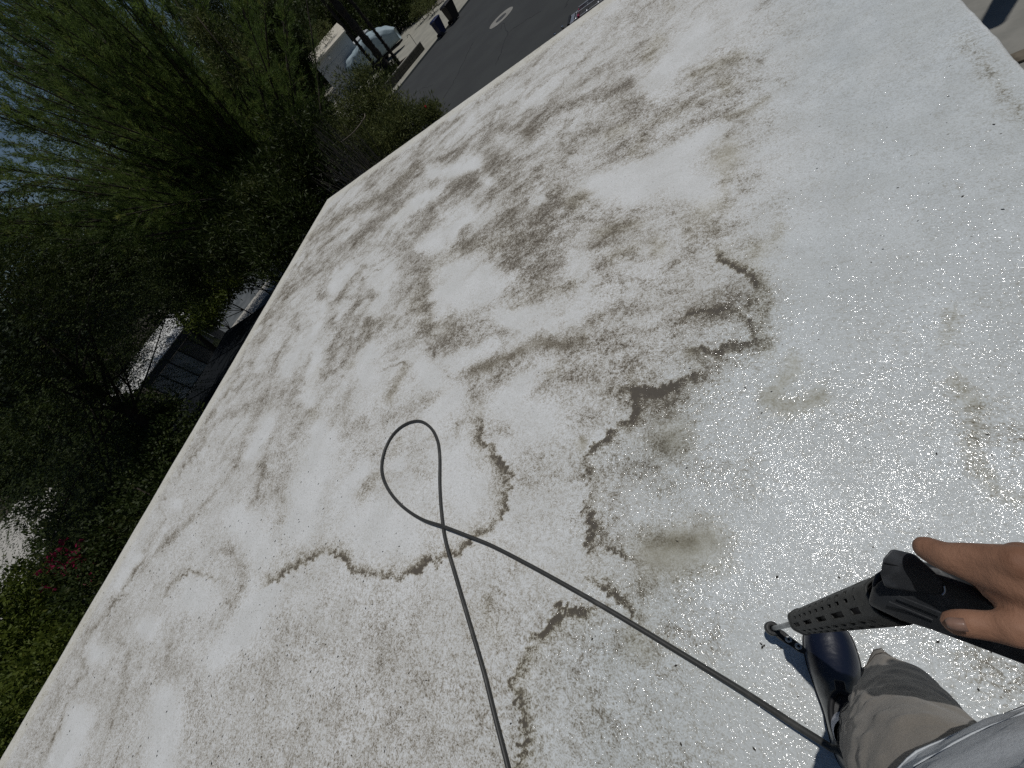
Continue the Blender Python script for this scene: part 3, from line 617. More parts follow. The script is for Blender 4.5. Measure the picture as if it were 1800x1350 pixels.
for lab, an, n_, lmat in (('light green bush on the rock strip left of the blue bin', [A(735, 18, 56, 1.1, .9)], 60, 'L_olive'),
                    ('pale green feathery bush behind the rocks near the dark bin', [A(755, 8, 54, .9, .9)], 60, 'L_olive'),
                    ('yellow green bush on the far side of the pale motorhome, by its tan roof', [A(566, 52, 60, 1.2, 1.0), A(545, 76, 58, 1.2, 1.0)], 120, 'L_olive'),
                    ('fresh green low bush beside the gravel path', [A(378, 512, 21, 1.0, .7), A(352, 552, 20, .8, .6), A(400, 490, 21, .8, .6)], 300, 'L_fresh'),
                    ('small green bush at the corner of the glazed garden room', [A(372, 560, 23, .5, .35)], 60, 'L_fresh'),
                    ('small green bush in the shade under the leafy tree', [A(268, 805, 13, .35, .3)], 60, 'L_fresh')):
    broad_tree('bush', lab, an, an[0][0], MT[lmat], n_, 24, .3, .15, .03, cat='bush', trunk_r=.04, limbs=4)
# evergreen shrubs filling the bed along the left roof edge
for lab, an, n_, mt_ in (
    ('tall olive green oleander shrub nearest the street, left lobe', [A(640, 190, 15, .75, 1.0), A(655, 160, 15.3, .6, .7), A(630, 235, 14.5, .9, .7)], 520, 'L_olive'),
    ('olive green oleander shrub against the street, middle lobe', [A(705, 205, 14.5, .55, .65), A(690, 240, 14, .9, .6), A(660, 260, 13.6, .8, .5)], 480, 'L_olive'),
    ('small olive shrub with one red flower at the roof edge', [A(745, 205, 14, .45, .35), A(762, 205, 14, .3, .25)], 110, 'L_olive'),
    ('dark shrub just past the far left roof corner', [A(560, 300, 12.5, 1.0, .9), A(520, 260, 13, 1.1, .9)], 520, 'L_dark'),
    ('dark green shrub under the feathery tree trunk', [A(470, 350, 12.5, 1.2, .9), A(500, 400, 11.5, 1.0, .8)], 640, 'L_dark'),
    ('dark green shrub between the feathery tree and the gravel path', [A(420, 430, 13, 1.1, .8), A(490, 450, 11.5, .8, .6), A(330, 480, 16, 1.4, .9)], 700, 'L_dark')):
    broad_tree('shrub', lab, an, an[0][0], MT[mt_], n_, 30, .26, .12, .013 if mt_ == 'L_olive' else .016, cat='shrub', group='evergreen shrubs in the bed left of the roof', trunk_r=.04, limbs=8, up=.5)
# spiky grass tufts
for x, y, d_, lb in ((423, 483, 17, 'pale spiky tuft next to the gravel path'), (450, 340, 12, 'pale spiky tuft, uppermost of those under the feathery tree'), (462, 372, 12, 'pale spiky tuft nearest the roof corner'), (440, 392, 12.3, 'pale spiky tuft, lowest of those under the feathery tree')):
    c = far(x, y, d_); t = MB(); n_ = 140; dd = rdir(n_); dd[:, 2] = np.abs(dd[:, 2]) * .8 + .1
    Vt = leaf_arr(np.zeros((n_, 3)), dd, rdir(n_), rng.uniform(.3, .55, n_), np.full(n_, .008))
    o = link('spiky_plant', leafmesh('spiky_plant', Vt), MT['L_olive'], None, cat='plant', group='spiky tufts between the shrubs', label=lb); o.location = c
    MB().tube([(0, 0, -c[2]), (.02, 0, -c[2] * .5), (0, 0, 0)], [.04, .03, .02], 6).put('stem', MT['bark'], o)
# bare twiggy shrub
c = np.array(far(640, 300, 10.8)); c[2] = 0
ds = empty('dry_shrub', tuple(c), label='leafless grey twiggy shrub beside the far left roof corner', cat='shrub')
mb = MB()
for i in range(110):
    q = far(rng.uniform(548, 640), rng.uniform(205, 320), rng.uniform(10.2, 11.6)) - c; s0 = np.array((rng.normal(0, .15), rng.normal(0, .15), .05)); m_ = (s0 + q) / 2 + rng.normal(0, .12, 3); m_[2] += .25
    mb.tube(spline([s0, m_, q], 4), list(np.linspace(.013, .003, 9)), 4, False)
mb.put('twigs', MT['twig'], ds, False, kind='stuff')
mb = MB(); mb.tube(spline([far(600, 250, 11.0), far(622, 232, 11), far(640, 208, 11.2), far(641, 200, 11.4)], 4), .012, 6)
tag(mb.put('bare_branch', MT['wood'], None, True), 'single pale bare branch curving out of the dark bed', 'branch')
# green bush and bougainvillea bottom left
broad_tree('bush', 'rounded bright green bush at the bottom left beyond the roof', [A(40, 1085, 13.5, 1.3, .75), A(110, 1065, 13.2, .8, .55), A(-30, 1130, 13, 1.4, .9), A(60, 1170, 12.5, 1.2, .8), A(-10, 1250, 12, 1.3, 1.0)], far(40, 1200, 13), MT['L_fresh'], 1500, 26, .26, .085, .024, cat='bush', trunk_r=.06)
broad_tree('bush', 'dark lower bush hugging the roof edge at the bottom left corner', [A(20, 1290, 9.6, .7, .7), A(90, 1180, 10.5, .7, .5), A(150, 1090, 11, .6, .5), A(40, 1240, 10.4, .8, .6)], far(60, 1240, 10), MT['L_fresh'], 620, 24, .2, .07, .02, cat='bush', trunk_r=.05)
bt, Cb, offb = broad_tree('bougainvillea', 'bougainvillea with magenta flowers between bright bush and dark tree', [A(150, 990, 13.2, .8, .6), A(205, 950, 13, .7, .5), A(215, 900, 12.6, .7, .5), A(250, 870, 12, .6, .5)], far(200, 1000, 13), MT['L_dark'], 420, 24, .24, .075, .022, cat='shrub', trunk_r=.05)
for x, y in ((150, 1015), (158, 1018), (112, 998), (122, 982), (118, 970), (212, 928), (92, 1002), (130, 990), (106, 1006), (170, 975), (200, 940), (146, 962), (155, 1005), (125, 965), (185, 990), (98, 985)):
    c = far(x, y, 11.2) - offb
    for _k in range(4):
        a_ = rng.normal(0, .10, 3) + c; V_ = []; F_ = []
        for p_ in range(6):
            d0 = rdir(1)[0]; e0 = rdir(1)[0]; b0 = len(V_); V_ += [d0 * .07 + e0 * .028, d0 * .075 - e0 * .028]; F_.append((12, b0, b0 + 1))
        mb = MB(); mb.add([v + a_ for v in V_] + [a_], F_); mb.put('flower', MT['flower'], bt)
link('flower_cluster', leafmesh('flower_cluster', leaf_arr(far(746, 187, 13.6) + rng.normal(0, .03, (5, 3)), rdir(5), rdir(5), np.full(5, .06), np.full(5, .03))), simple('red_petal', (.5, .02, .03)), None, cat='flower', label='single red flower on the olive shrub by the street')
# hedge in the shade directly under the left edge
for i, (x, y, d_, lb) in enumerate(((300, 850, 9.6, 'dark hedge bush under the leafy tree, halfway along the left wall'), (340, 780, 9.8, 'dark hedge bush right against the panelled shed'), (250, 930, 9.6, 'dark hedge bush right of the magenta flowers'),
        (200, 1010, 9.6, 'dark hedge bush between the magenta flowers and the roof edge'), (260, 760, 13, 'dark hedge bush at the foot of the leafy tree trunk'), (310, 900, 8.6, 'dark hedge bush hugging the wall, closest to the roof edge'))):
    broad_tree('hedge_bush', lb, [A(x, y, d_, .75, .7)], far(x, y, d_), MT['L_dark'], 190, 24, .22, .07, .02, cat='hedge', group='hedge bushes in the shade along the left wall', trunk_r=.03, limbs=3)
for lab, an in (('dark bush below the leafy tree, left of the garden room', [A(215, 790, 19, 1.7, 1.3), A(255, 740, 20, 1.3, 1.1)]), ('dark bush between the sunlit paving and the panelled shed', [A(150, 850, 19, 1.9, 1.1), A(190, 905, 17, 1.3, .8)]),
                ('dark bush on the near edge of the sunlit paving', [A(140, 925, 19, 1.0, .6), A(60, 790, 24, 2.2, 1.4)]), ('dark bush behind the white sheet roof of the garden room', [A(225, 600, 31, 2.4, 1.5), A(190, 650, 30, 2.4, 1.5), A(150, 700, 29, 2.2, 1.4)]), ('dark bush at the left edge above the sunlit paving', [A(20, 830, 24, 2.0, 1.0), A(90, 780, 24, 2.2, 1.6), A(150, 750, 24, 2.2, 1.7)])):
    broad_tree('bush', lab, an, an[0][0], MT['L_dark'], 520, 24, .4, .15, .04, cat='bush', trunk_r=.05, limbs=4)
# ---- woods far off, read as one mass
n_ = 8500; az = rng.uniform(math.radians(85), math.radians(215), n_); dd = rng.uniform(85, 135, n_); hh = rng.random(n_) ** .8 * (8 + 7 * fbm(az * 9, az * 3, 1, 4))
Cw = np.stack([np.cos(az) * dd, np.sin(az) * dd, hh], 1); k = np.repeat(np.arange(n_), 14); Pw = Cw[k] + rdir(len(k)) * 1.3
link('far_woods', leafmesh('far_woods', leaf_arr(Pw, rdir(len(k)), rdir(len(k)), np.full(len(k), 1.1), np.full(len(k), .4))), MT['L_far'], None, kind='stuff', label='dark mass of trees far off behind the gardens')

# ================================================================ ACROSS THE STREET
def palm(x, y, d_, h, lean, label, r=.16):
    b = at(x, y, 0) if d_ is None else far(x, y, d_); b[2] = 0
    t = empty('palm_tree', tuple(b), label=label, cat='palm tree', group='palms on the planter across the street')
    mb = MB(); P = spline([(0, 0, -.02), (lean[0] * .3, lean[1] * .3, h * .4), (lean[0], lean[1], h)], 12); R_ = [r * (1.5 - .7 * min(1, i / 5)) * (1 + .13 * ((i * 7) % 3 - 1)) for i in range(len(P))]
    mb.tube(P, R_, 9); 
    for i in range(260):                                   # ragged old leaf bases
        u = rng.random(); p = np.array(P[int(u * (len(P) - 1))]); a = rng.uniform(0, 6.28); dv = np.array((math.cos(a), math.sin(a), 0)); q = p + dv * r * .8
        mb.add([q + np.array((-dv[1], dv[0], 0)) * .05, q - np.array((-dv[1], dv[0], 0)) * .05, q + dv * .13 + np.array((0, 0, .16))], [(0, 1, 2)])
    mb.put('trunk', MT['palmbark'], t, True)
    top = np.array((lean[0], lean[1], h)); Vs = []
    for i in range(34):
        a = rng.uniform(0, 6.28); el = rng.uniform(-.9, 1.1); Lf = rng.uniform(1.2, 1.8); d0 = np.array((math.cos(a) * math.cos(el), math.sin(a) * math.cos(el), math.sin(el)))
        k = np.linspace(.15, 1, 26); C = top + d0 * (k * Lf)[:, None]; C[:, 2] -= .55 * k ** 2 * Lf
        sd_ = np.cross(d0, (0, 0, 1.)); 
        for sg in (1, -1):
            Vs.append(leaf_arr(C, np.tile(sd_ * sg + d0 * .8, (26, 1)) + rng.normal(0, .15, (26, 3)), rdir(26), np.full(26, .42), np.full(26, .016)))
    link('crown', leafmesh('crown', np.concatenate(Vs)), MT['L_conifer'], t)
palm(672, 132, 42, 8.2, (-.4, .3), 'slim dark palm trunk, leftmost of the three across the street', .15)
palm(688, 126, 42, 8.6, (-.8, .5), 'thick dark palm trunk, middle of the three across the street', .34)
palm(703, 113, 42.5, 7.6, (-.4, .1), 'slim dark palm trunk, rightmost of the three, nearest the pale blue cover', .15)
# shaggy foot plants of the palms
broad_tree('bush', 'dark clump of plants at the feet of the palms', [A(684, 128, 42, 1.2, .5), A(676, 142, 41, 1.0, .45)], far(684, 128, 42), MT['L_dark'], 120, 22, .35, .2, .04, cat='bush', trunk_r=.05, limbs=3)

# low block wall of the planter: courses of blocks as parts
pw = empty('planter_wall', (0, 0, 0), label='low dark block wall of the palm planter beside the kerb', cat='wall')
p0, p1 = at(746, 87, 0), at(672, 178, 0); p0[2] = p1[2] = 0; dv = (p1 - p0); Lw = float(np.linalg.norm(dv)); dv /= Lw
proto = None; nb = 16
for r_ in range(2):
    for i in range(nb):
        a0 = p0 + dv * (Lw / nb * (i + (.0 if r_ == 0 else .0))); a1 = a0 + dv * (Lw / nb - .015)
        mb = MB(); mb.bar((a0[0], a0[1], .14 + .26 * r_), (a1[0], a1[1], .14 + .26 * r_), .22 + .01 * ((i + r_) % 2), .25); mb.put('block', MT['block'], pw)
for i in range(8):
    a0 = p0 + dv * (Lw / 8 * i); a1 = a0 + dv * (Lw / 8 - .01); mb = MB(); mb.bar((a0[0], a0[1], .565), (a1[0], a1[1], .565), .3, .06); mb.put('cap_stone', MT['cap'], pw)
perp = np.array((-dv[1], dv[0], 0)); perp = perp if perp[0] < 0 else -perp
e1 = p0 + np.array((-7.5, 2.6, 0))
sheet('planter_bed', [tuple(p0[:2] + perp[:2] * .12), tuple(e1[:2]), tuple((p1 + perp * 6)[:2]), tuple((p1 + perp * .12)[:2])], .2, MT['gravel'], label='gravel planter bed around the palms')
mb = MB(); mb.bar((p0[0] - .1, p0[1] + .1, .16), (e1[0], e1[1], .16), .15, .34); tag(mb.put('border_beam', MT['wood'], None), 'thin dark timber edging between planter gravel and driveway', 'edging')
c = at(737, 86, 0); mb = MB(); mb.tube(spline([(c[0], c[1], 0), (c[0], c[1], 1.0), (c[0] - .02, c[1], 1.15), (c[0] - .22, c[1] - .04, 1.2), (c[0] - .3, c[1] - .05, 1.08)], 4), .02, 6)
tag(mb.put('hook_stake', MT['blackm'], None, True), 'thin black shepherd hook stake at the planter corner', 'stake')
# rock strip
n_ = 240; Vr = []; Fr_ = []
ra, rb = at(783, -2, 0), at(700, 56, 0)
oct_ = np.array([(1, 0, 0), (0, 1, 0), (-1, 0, 0), (0, -1, 0), (0, 0, 1), (0, 0, -.3)]); of = [(0, 1, 4), (1, 2, 4), (2, 3, 4), (3, 0, 4), (1, 0, 5), (2, 1, 5), (3, 2, 5), (0, 3, 5)]
for i in range(700):
    u = rng.uniform(-.1, 1.15); p = ra + (rb - ra) * u + np.array((rng.normal(0, .5) - .8, rng.normal(0, .5) + .9, 0)); s = rng.uniform(.08, .3); b0 = len(Vr)
    Vr += [tuple(p + q * s * rng.uniform(.6, 1.1)) for q in oct_]; Fr_ += [tuple(b0 + j for j in f) for f in of]
link('border_rocks', arrmesh('border_rocks', Vr, Fr_), MT['gravel'], None, kind='stuff', label='strip of pale rocks along the far side of the driveway')

# wheelie bins
def bin_(px0, mat, label, h, wd, rz):
    b = at(*px0, 0); t = empty('wheeled_bin', (b[0], b[1], .012), rz, label=label, cat='wheelie bin', group='bins on the driveway across the street')
    mb = MB(); Rg = [[(x * s, y * s2, z) for x, y in ((-1, -1), (1, -1), (1, 1), (-1, 1))] for z, s, s2 in ((.06, wd * .38, wd * .40), (h * .45, wd * .43, wd * .47), (h * .86, wd * .48, wd * .53), (h * .87, wd * .52, wd * .57), (h * .91, wd * .52, wd * .57))]
    mb.rings(Rg); mb.put('body', mat, t, bevel=.03)
    mb = MB(); mb.rings([[(x * wd * a, y * wd * b_ + o_, z) for x, y in ((-1, -1), (1, -1), (1, 1), (-1, 1))] for z, a, b_, o_ in ((h * .915, .54, .60, .0), (h * .95, .54, .60, 0), (h, .42, .45, .0))]); mb.put('lid', mat, t, bevel=.02)
    mb = MB(); mb.tube([(-wd * .4, wd * .66, h * .9), (wd * .4, wd * .66, h * .9)], .018, 8); mb.tube([(-wd * .4, wd * .5, h * .9), (-wd * .4, wd * .66, h * .9)], .018, 6); mb.tube([(wd * .4, wd * .5, h * .9), (wd * .4, wd * .66, h * .9)], .018, 6); mb.put('handle', mat, t, True)
    for sx in (-1, 1):
        mb = MB(); mb.tube([(sx * wd * .44, wd * .44, .13), (sx * wd * .53, wd * .44, .13)], .13, 16); mb.put('wheel', MT['rubber'], t)
bin_((780, 61), MT['blue'], 'dark blue wheelie bin, the smaller of the two across the street', 1.12, .62, math.radians(152))
bin_((801, 36), MT['brown'], 'dark brown wheelie bin, the larger one nearer the top edge', 1.22, .78, math.radians(150))

# long vehicle under a pale blue fitted cover
q0 = at(704, 92, 0); q1 = at(640, 146, 0); q0[2] = q1[2] = 0; ax = q1 - q0; Lc = 9.0; ax /= np.linalg.norm(ax); sidev = np.array((-ax[1], ax[0], 0)); sidev = sidev if sidev[1] > 0 else -sidev
cv = empty('covered_boat', tuple(q0), label='long boat shaped vehicle parked under a wrinkled pale blue cover', cat='covered vehicle')
nu, nvv = 40, 28; Vc = []
for i in range(nu + 1):
    u = i / nu; s_ = (math.sin(math.pi * min(1, .02 + u * 1.6) / 2)) ** .55 * (1 - .25 * max(0, u - .8) / .2); wv_ = 1.15 * s_; hv = 1.35 + 1.45 * s_ * (1 - .28 * sst(.35, .75, np.array(u))) ; zb = .62 - .2 * u
    for j in range(nvv):
        a = 2 * math.pi * j / nvv; cy, cz = math.cos(a), math.sin(a); sy = np.sign(cy) * abs(cy) ** .6 * wv_; sz = zb + (hv - zb) * (.5 + .5 * np.sign(cz) * abs(cz) ** .7)
        rip = .05 * math.sin(u * 46 + 3 * cz) * (cz > -.8) + .04 * math.sin(a * 9 + u * 17)
        p = ax * (u * Lc) + sidev * (sy * (1 + rip) + 1.25); Vc.append((p[0], p[1], float(sz) + rip * .5))
Fc = [(i * nvv + j, i * nvv + (j + 1) % nvv, (i + 1) * nvv + (j + 1) % nvv, (i + 1) * nvv + j) for i in range(nu) for j in range(nvv)]
mb = MB(); mb.add(Vc, Fc + [tuple(range(nvv)), tuple(range(nu * nvv, (nu + 1) * nvv))]); mb.put('fabric_cover', MT['cover'], cv, True)
for u in (.42, .55):
    for s_ in (.35, 2.1):
        c = ax * (u * Lc) + sidev * s_; mb = MB(); mb.tube([tuple(c + np.array((0, 0, .33)) - sidev * .12), tuple(c + np.array((0, 0, .33)) + sidev * .12)], .33, 18); mb.put('wheel', MT['rubber'], cv)
mb = MB(); mb.bar(tuple(ax * .3 + sidev * 1.25 + np.array((0, 0, .45))), tuple(ax * 8.6 + sidev * 1.25 + np.array((0, 0, .4))), .9, .14); mb.put('trailer_frame', MT['blackm'], cv)
# pale motorhome-like building behind it
hA = far(543, 104, 58); hB = far(599, 47, 58); hz = float(hA[2] + hB[2]) / 2; hA[2] = hB[2] = 0
dh = hB - hA; Lh = float(np.linalg.norm(dh)); dh /= Lh; bk = np.array((-dh[1], dh[0], 0)); bk = bk if bk[0] < 0 else -bk
ang = math.atan2(dh[1], dh[0]); flip = 1 if (np.array((-math.sin(ang), math.cos(ang))) @ bk[:2]) > 0 else -1
hs = empty('garage_building', tuple(hA), ang, label='grey walled garage with cream parapet behind the covered boat', cat='building')
Dh = 7 * flip
def hb(a, b): return tuple(min(p, q) for p, q in zip(a, b)), tuple(max(p, q) for p, q in zip(a, b))
HW = hz - .62
mb = MB(); mb.box(*hb((0, 0, 0), (Lh, Dh, HW - .02))); mb.put('wall', MT['house'], hs)
V_ = [(-.2, -.3 * flip, HW - .03), (Lh + .2, -.3 * flip, HW - .03), (Lh + .2, Dh, hz + .12), (-.2, Dh, hz + .12)]; V2 = [(x, y, z + .14) for x, y, z in V_]
mb = MB(); mb.add(V_ + V2, [(0, 1, 2, 3), (7, 6, 5, 4), (0, 4, 5, 1), (1, 5, 6, 2), (2, 6, 7, 3), (3, 7, 4, 0)]); mb.put('roof', MT['housetrim'], hs)
mb = MB(); mb.add([(Lh, 0, HW - .02), (Lh, Dh, HW - .02), (Lh, Dh, hz + .1)], [(0, 1, 2)]); mb.put('gable', MT['house'], hs)
mb = MB(); mb.box(*hb((Lh + .002, 2 * flip, 0), (Lh + 2.2, Dh, hz - 1.9))); mb.put('side_wing', MT['house'], hs)
for i in range(5):
    mb = MB(); mb.box(*hb((.5, -.03 * flip, .1 + i * .6), (Lh - .6, -.002 * flip, .66 + i * .6))); mb.put('door_panel', MT['house'], hs, bevel=.015)
mb = MB(); mb.box(*hb((Lh * .35, -.12 * flip, 3.35), (Lh * .35 + .25, -.002, 3.6))); mb.put('wall_lamp', simple('lamp_white', (.8, .8, .78)), hs, bevel=.03)
# wire fence at the near side of it
wf = empty('wire_fence', tuple(far(577, 158, 46) * np.array((1, 1, 0))), label='pale wire mesh fence left of the covered boat', cat='fence')
f0 = far(577, 158, 46); f1 = far(612, 168, 44); f0[2] = f1[2] = 0
mb = MB(); dvf = f1 - f0
for i in range(26): p = dvf * (i / 25); mb.tube([(p[0], p[1], 0), (p[0], p[1], 1.5)], .012, 4)
for i in range(14): mb.tube([(0, 0, .1 + i * .105), (dvf[0], dvf[1], .1 + i * .105)], .012, 4)
mb.put('mesh_panel', simple('galvanised', (.45, .47, .47)), wf, kind='stuff')
for i in range(3):
    p = dvf * (i / 2); mb = MB(); mb.tube([(p[0], p[1], 0), (p[0], p[1], 1.6)], .035, 8); mb.put('post', MT['alu'], wf)

# ================================================================ LADDER ON A RACK BELOW THE ROOF
rk = empty('utility_rack', (-1.2, 13.05, .02), label='black steel rack carrying the ladder, seen just over the roof edge', cat='rack')
zt = 1.92
for sx in (-1.35, 2.2):
    for sy in (-.42, .42):
        mb = MB(); mb.bar((sx, sy, 0), (sx, sy, zt - .05), .06, .06, (0, 1, 0)); mb.put('post', MT['blackm'], rk)
    mb = MB(); mb.bar((sx, -.5, zt - .02), (sx, .5, zt - .02), .06, .06); mb.put('cross_bar', MT['blackm'], rk)
for sy in (-.42, .42):
    mb = MB(); mb.bar((-1.5, sy, .35), (2.4, sy, .35), .06, .06); mb.put('side_bar', MT['blackm'], rk)
LZ = 2.03
ld = empty('ladder', (-2.92, 13.0, LZ), label='aluminium extension ladder with red brackets lying on the black rack', cat='ladder')
for sy, z, l0, l1 in ((-.22, 0, 0, 4.6), (.22, 0, 0, 4.6), (-.15, .075, .25, 4.9), (.15, .075, .25, 4.9)):
    mb = MB(); mb.bar((l0, sy, z), (l1, sy, z), .03, .065); mb.put('rail', MT['alu'], ld, bevel=.005)
for i in range(15):
    mb = MB(); mb.tube([(.15 + i * .3, -.205, 0), (.15 + i * .3, .205, 0)], .016, 8); mb.put('rung', MT['alu'], ld, True)
for sy in (-.22, .22, -.15, .15):
    mb = MB(); mb.box((.22, sy - .022, -.02), (.28, sy + .022, .06)); mb.put('bracket', MT['pink'], ld, bevel=.006)
mb = MB(); mb.box((-.06, -.27, -.06), (.0, .27, .05)); mb.put('foot', MT['rubber'], ld, bevel=.01)
mb = MB(); mb.bar((.06, -.26, -.005), (.06, .26, -.005), .1, .06); mb.put('foot_plate', MT['alu'], ld, bevel=.006)
mb = MB(); mb.box((1.05, -.12, .09), (1.3, .12, .17)); mb.put('rubber_block', MT['rubber'], ld, bevel=.02)
for i, (x, y, lab) in enumerate(((989, 46, 'upright black tool handle with bright tip beside the ladder'), (976, 59, 'low black machine part with a bright cap past the roof edge'))):
    p = at(x, y, 1.75); t = empty('tool_handle', (p[0], p[1], 0), label=lab, cat='tool')
    MB().tube(spline([(0, 0, 0), (0, .02, .8), (0, 0, 1.70)], 5), .028 + .012 * i, 10).put('shaft', MT['blackm'], t, True)
    MB().tube([(-.03, 0, 1.70), (-.01, 0, 1.77)], .03, 12).put('cap', MT['chrome'], t, True)
    MB().tube(spline([(.02, 0, 1.6), (.16, .02, 1.66), (.34, 0, 1.62)], 4), [.03] * 9, 8).put('grip', MT['rubber'], t, True)

# ================================================================ RIGHT OF THE ROOF
mb = MB(); mb.box((1.2, 7.36, .015), (9, 7.58, .055)); tag(mb.put('wooden_plank', MT['wood'], None, bevel=.01), 'weathered grey wooden plank lying on the patio at the right edge', 'plank')
up_ = empty('utility_pole', (4.15, 9.75, 0), label='dark timber pole whose shadow falls across the patio at top right', cat='pole')
MB().tube([(0, 0, 0), (0, 0, 6.5)], [.17, .14], 14).put('shaft', MT['bark'], up_, True)
MB().tube([(0, 0, 6.5), (0, 0, 6.56)], [.15, .05], 14).put('cap', MT['iron'], up_, True)

# ================================================================ GARDEN ROOM AT LEFT
g1 = at(402, 592, 0); g2 = at(322, 705, 0); g1[2] = g2[2] = 0
dg = g2 - g1; Lg = float(np.linalg.norm(dg)); ang = math.atan2(dg[1], dg[0]); out_ = 1
gr = empty('garden_room', tuple(g1), ang, label='small glazed garden room with white sheet roof half hidden by leaves', cat='building')
HG = 1.85; side = -1     # interior lies on the far side
nr = np.array((-math.sin(ang), math.cos(ang))); side = 1 if nr @ np.array((-1., 0)) > 0 else -1
def gb(a, b): return hb((a[0], a[1] * side, a[2]), (b[0], b[1] * side, b[2]))
mb = MB(); mb.box(*gb((0, .08, 0), (Lg, .10, .3))); mb.put('sill_wall', MT['whiteframe'], gr)
mb = MB(); mb.box(*gb((-.12, -.02, HG - .32), (Lg + .1, .12, HG))); mb.put('head_frame', MT['whiteframe'], gr)
mb = MB(); mb.box(*gb((-.12, -.02, 0), (.35, .12, HG - .322))); mb.put('corner_post', MT['whiteframe'], gr)
mb = MB(); mb.box(*gb((-.12, .122, 0), (.0, 3.0, HG))); mb.put('end_wall', MT['whiteframe'], gr)
npn = 5; w_ = (Lg - .35) / npn
gm = [simple('pane_reflection', c_, tuple(x * .7 for x in c_), 1.2, .3, 0, 60, 0, .8) for c_ in ((.16, .19, .10), (.14, .14, .135), (.42, .44, .44), (.60, .62, .62), (.64, .65, .65))]  # reflections in the glass put into each pane's own colour
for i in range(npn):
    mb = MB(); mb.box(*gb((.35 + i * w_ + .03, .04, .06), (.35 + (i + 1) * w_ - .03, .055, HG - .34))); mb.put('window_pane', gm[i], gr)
    mb = MB(); mb.box(*gb((.35 + (i + 1) * w_ - .03, .0, .0), (.35 + (i + 1) * w_ + .03, .1, HG - .325))); mb.put('mullion', MT['black'], gr)
mb = MB(); mb.box(*gb((.55, .03, .45), (.75, .038, HG - .6))); mb.put('notice_panel', simple('pale_panel', (.24, .25, .25)), gr, bevel=.02)
mb = MB(); nst = 12
for i in range(nst):
    a = -.15 + (Lg + 2.0) / nst * i; b_ = a + (Lg + 2.0) / nst - .03; o0 = (a, -.08 * side, HG + .01); 
    V_ = [(a, -.08 * side, HG + .012), (b_, -.08 * side, HG + .012), (b_, 3.2 * side, HG + .55), (a, 3.2 * side, HG + .55)]; V2 = [(x, y, z + .04) for x, y, z in V_]
    m2 = MB(); m2.add(V_ + V2, [(0, 1, 2, 3), (7, 6, 5, 4), (0, 4, 5, 1), (1, 5, 6, 2), (2, 6, 7, 3), (3, 7, 4, 0)]); m2.put('roof_sheet', MT['whiteroof'], gr)
# panelled shed just below the roof edge, shade put into its near-black colour
sh = empty('shade_dark_shed', (-13.6, 4.6, 0), math.radians(8), label='panelled flat roofed shed tight against the left roof edge, shade put into its near-black colour', cat='shed')
mb = MB(); mb.box((-1.7, -1.9, 0), (1.5, 2.2, 2.05)); mb.put('wall', MT['shadewall'], sh)
mb = MB(); mb.box((-1.9, -2.1, 2.052), (1.7, 2.4, 2.15)); mb.put('roof', MT['shadewall'], sh, bevel=.02)
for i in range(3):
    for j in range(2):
        mb = MB(); mb.box((-1.75 + j * 1.75, -1.95 + i * 1.45, 2.152), (-.06 + j * 1.7, -.55 + i * 1.45, 2.185)); mb.put('roof_panel', MT['shadewall'], sh, bevel=.01)
#PERSON
# ================================================================ HOSE
RZ = ROOF + .0095
flat = [(1500, 1346), (1455, 1311), (1400, 1276), (1345, 1240), (1290, 1205), (1180, 1138), (1060, 1066), (950, 1004), (870, 962), (830, 945), (781, 926), (740, 912), (705, 888), (681, 858), (671, 828), (675, 795), (690, 765), (712, 746), (737, 740), (757, 752), (769, 775), (773, 805), (773, 850), (776, 900), (783, 950), (800, 1010), (825, 1095), (850, 1180), (870, 1260), (893, 1350), (915, 1450), (940, 1600)]
hp = []
for i, (x, y) in enumerate(flat):
    z = RZ + {0: .075, 1: .058, 2: .042, 3: .026, 4: .012}.get(i, 0) + {9: .008, 10: .0165, 11: .008}.get(i, 0)
    p = at(x, y, z); hp.append(p)
tail = [np.array(q) for q in ((.52, -.22, 4.72), (.50, -.40, 4.3), (.34, -.50, 4.06), (.13, -.36, ROOF + .10))]
gun_tail = dep(2010, 1262, .40)
hose = spline([gun_tail] + tail + hp, 9)
tag(MB().tube(hose, .0085, 12).put('pressure_hose', simple('grey_black_hose', (.042, .042, .039), (.075, .073, .066), 14, .5, .0006, 240, lo=.5, hi=.72, detail=7), None, True), 'dark grey pressure washer hose looping once across the white roof', 'hose')

# ================================================================ PRESSURE WASHER GUN
gun = empty('pressure_washer_gun', tuple(dep(1600, 1050, .47)), label='black pressure washer gun with slotted barrel held in the right hand', cat='spray gun')
GO = np.array(gun.location)
gp = lambda x, y, d: dep(x, y, d) - GO
S0, S1 = gp(1408, 1093, .85), gp(1572, 1052, .50)
ax_ = S1 - S0; Ls = float(np.linalg.norm(ax_)); ax_ /= Ls
e1_ = np.cross(ax_, (0, 0, 1.)); e1_ /= np.linalg.norm(e1_); e2_ = np.cross(ax_, e1_)
nu, nv_ = 92, 64; Vs = []; Fs = []
for i in range(nu + 1):
    u = i / nu; r = .0222 + .0062 * u + (.0018 if u < .03 else 0)
    for j in range(nv_):
        a = 2 * math.pi * j / nv_; k8 = 1 + .035 * math.cos(6 * a)
        Vs.append(S0 + ax_ * (u * Ls) + (e1_ * math.cos(a) + e2_ * math.sin(a)) * r * k8)
def hole(i, j):
    u = i / nu; v = j % 64
    if u < .06 or u > .9: return False
    sec = v // 8; row = v % 8; 
    if sec % 2 == 0: return row in (2, 3, 4) and (i % 18) in range(4, 15)
    return row in (1, 2, 5, 6) and (i % 8) in (2, 3, 4)
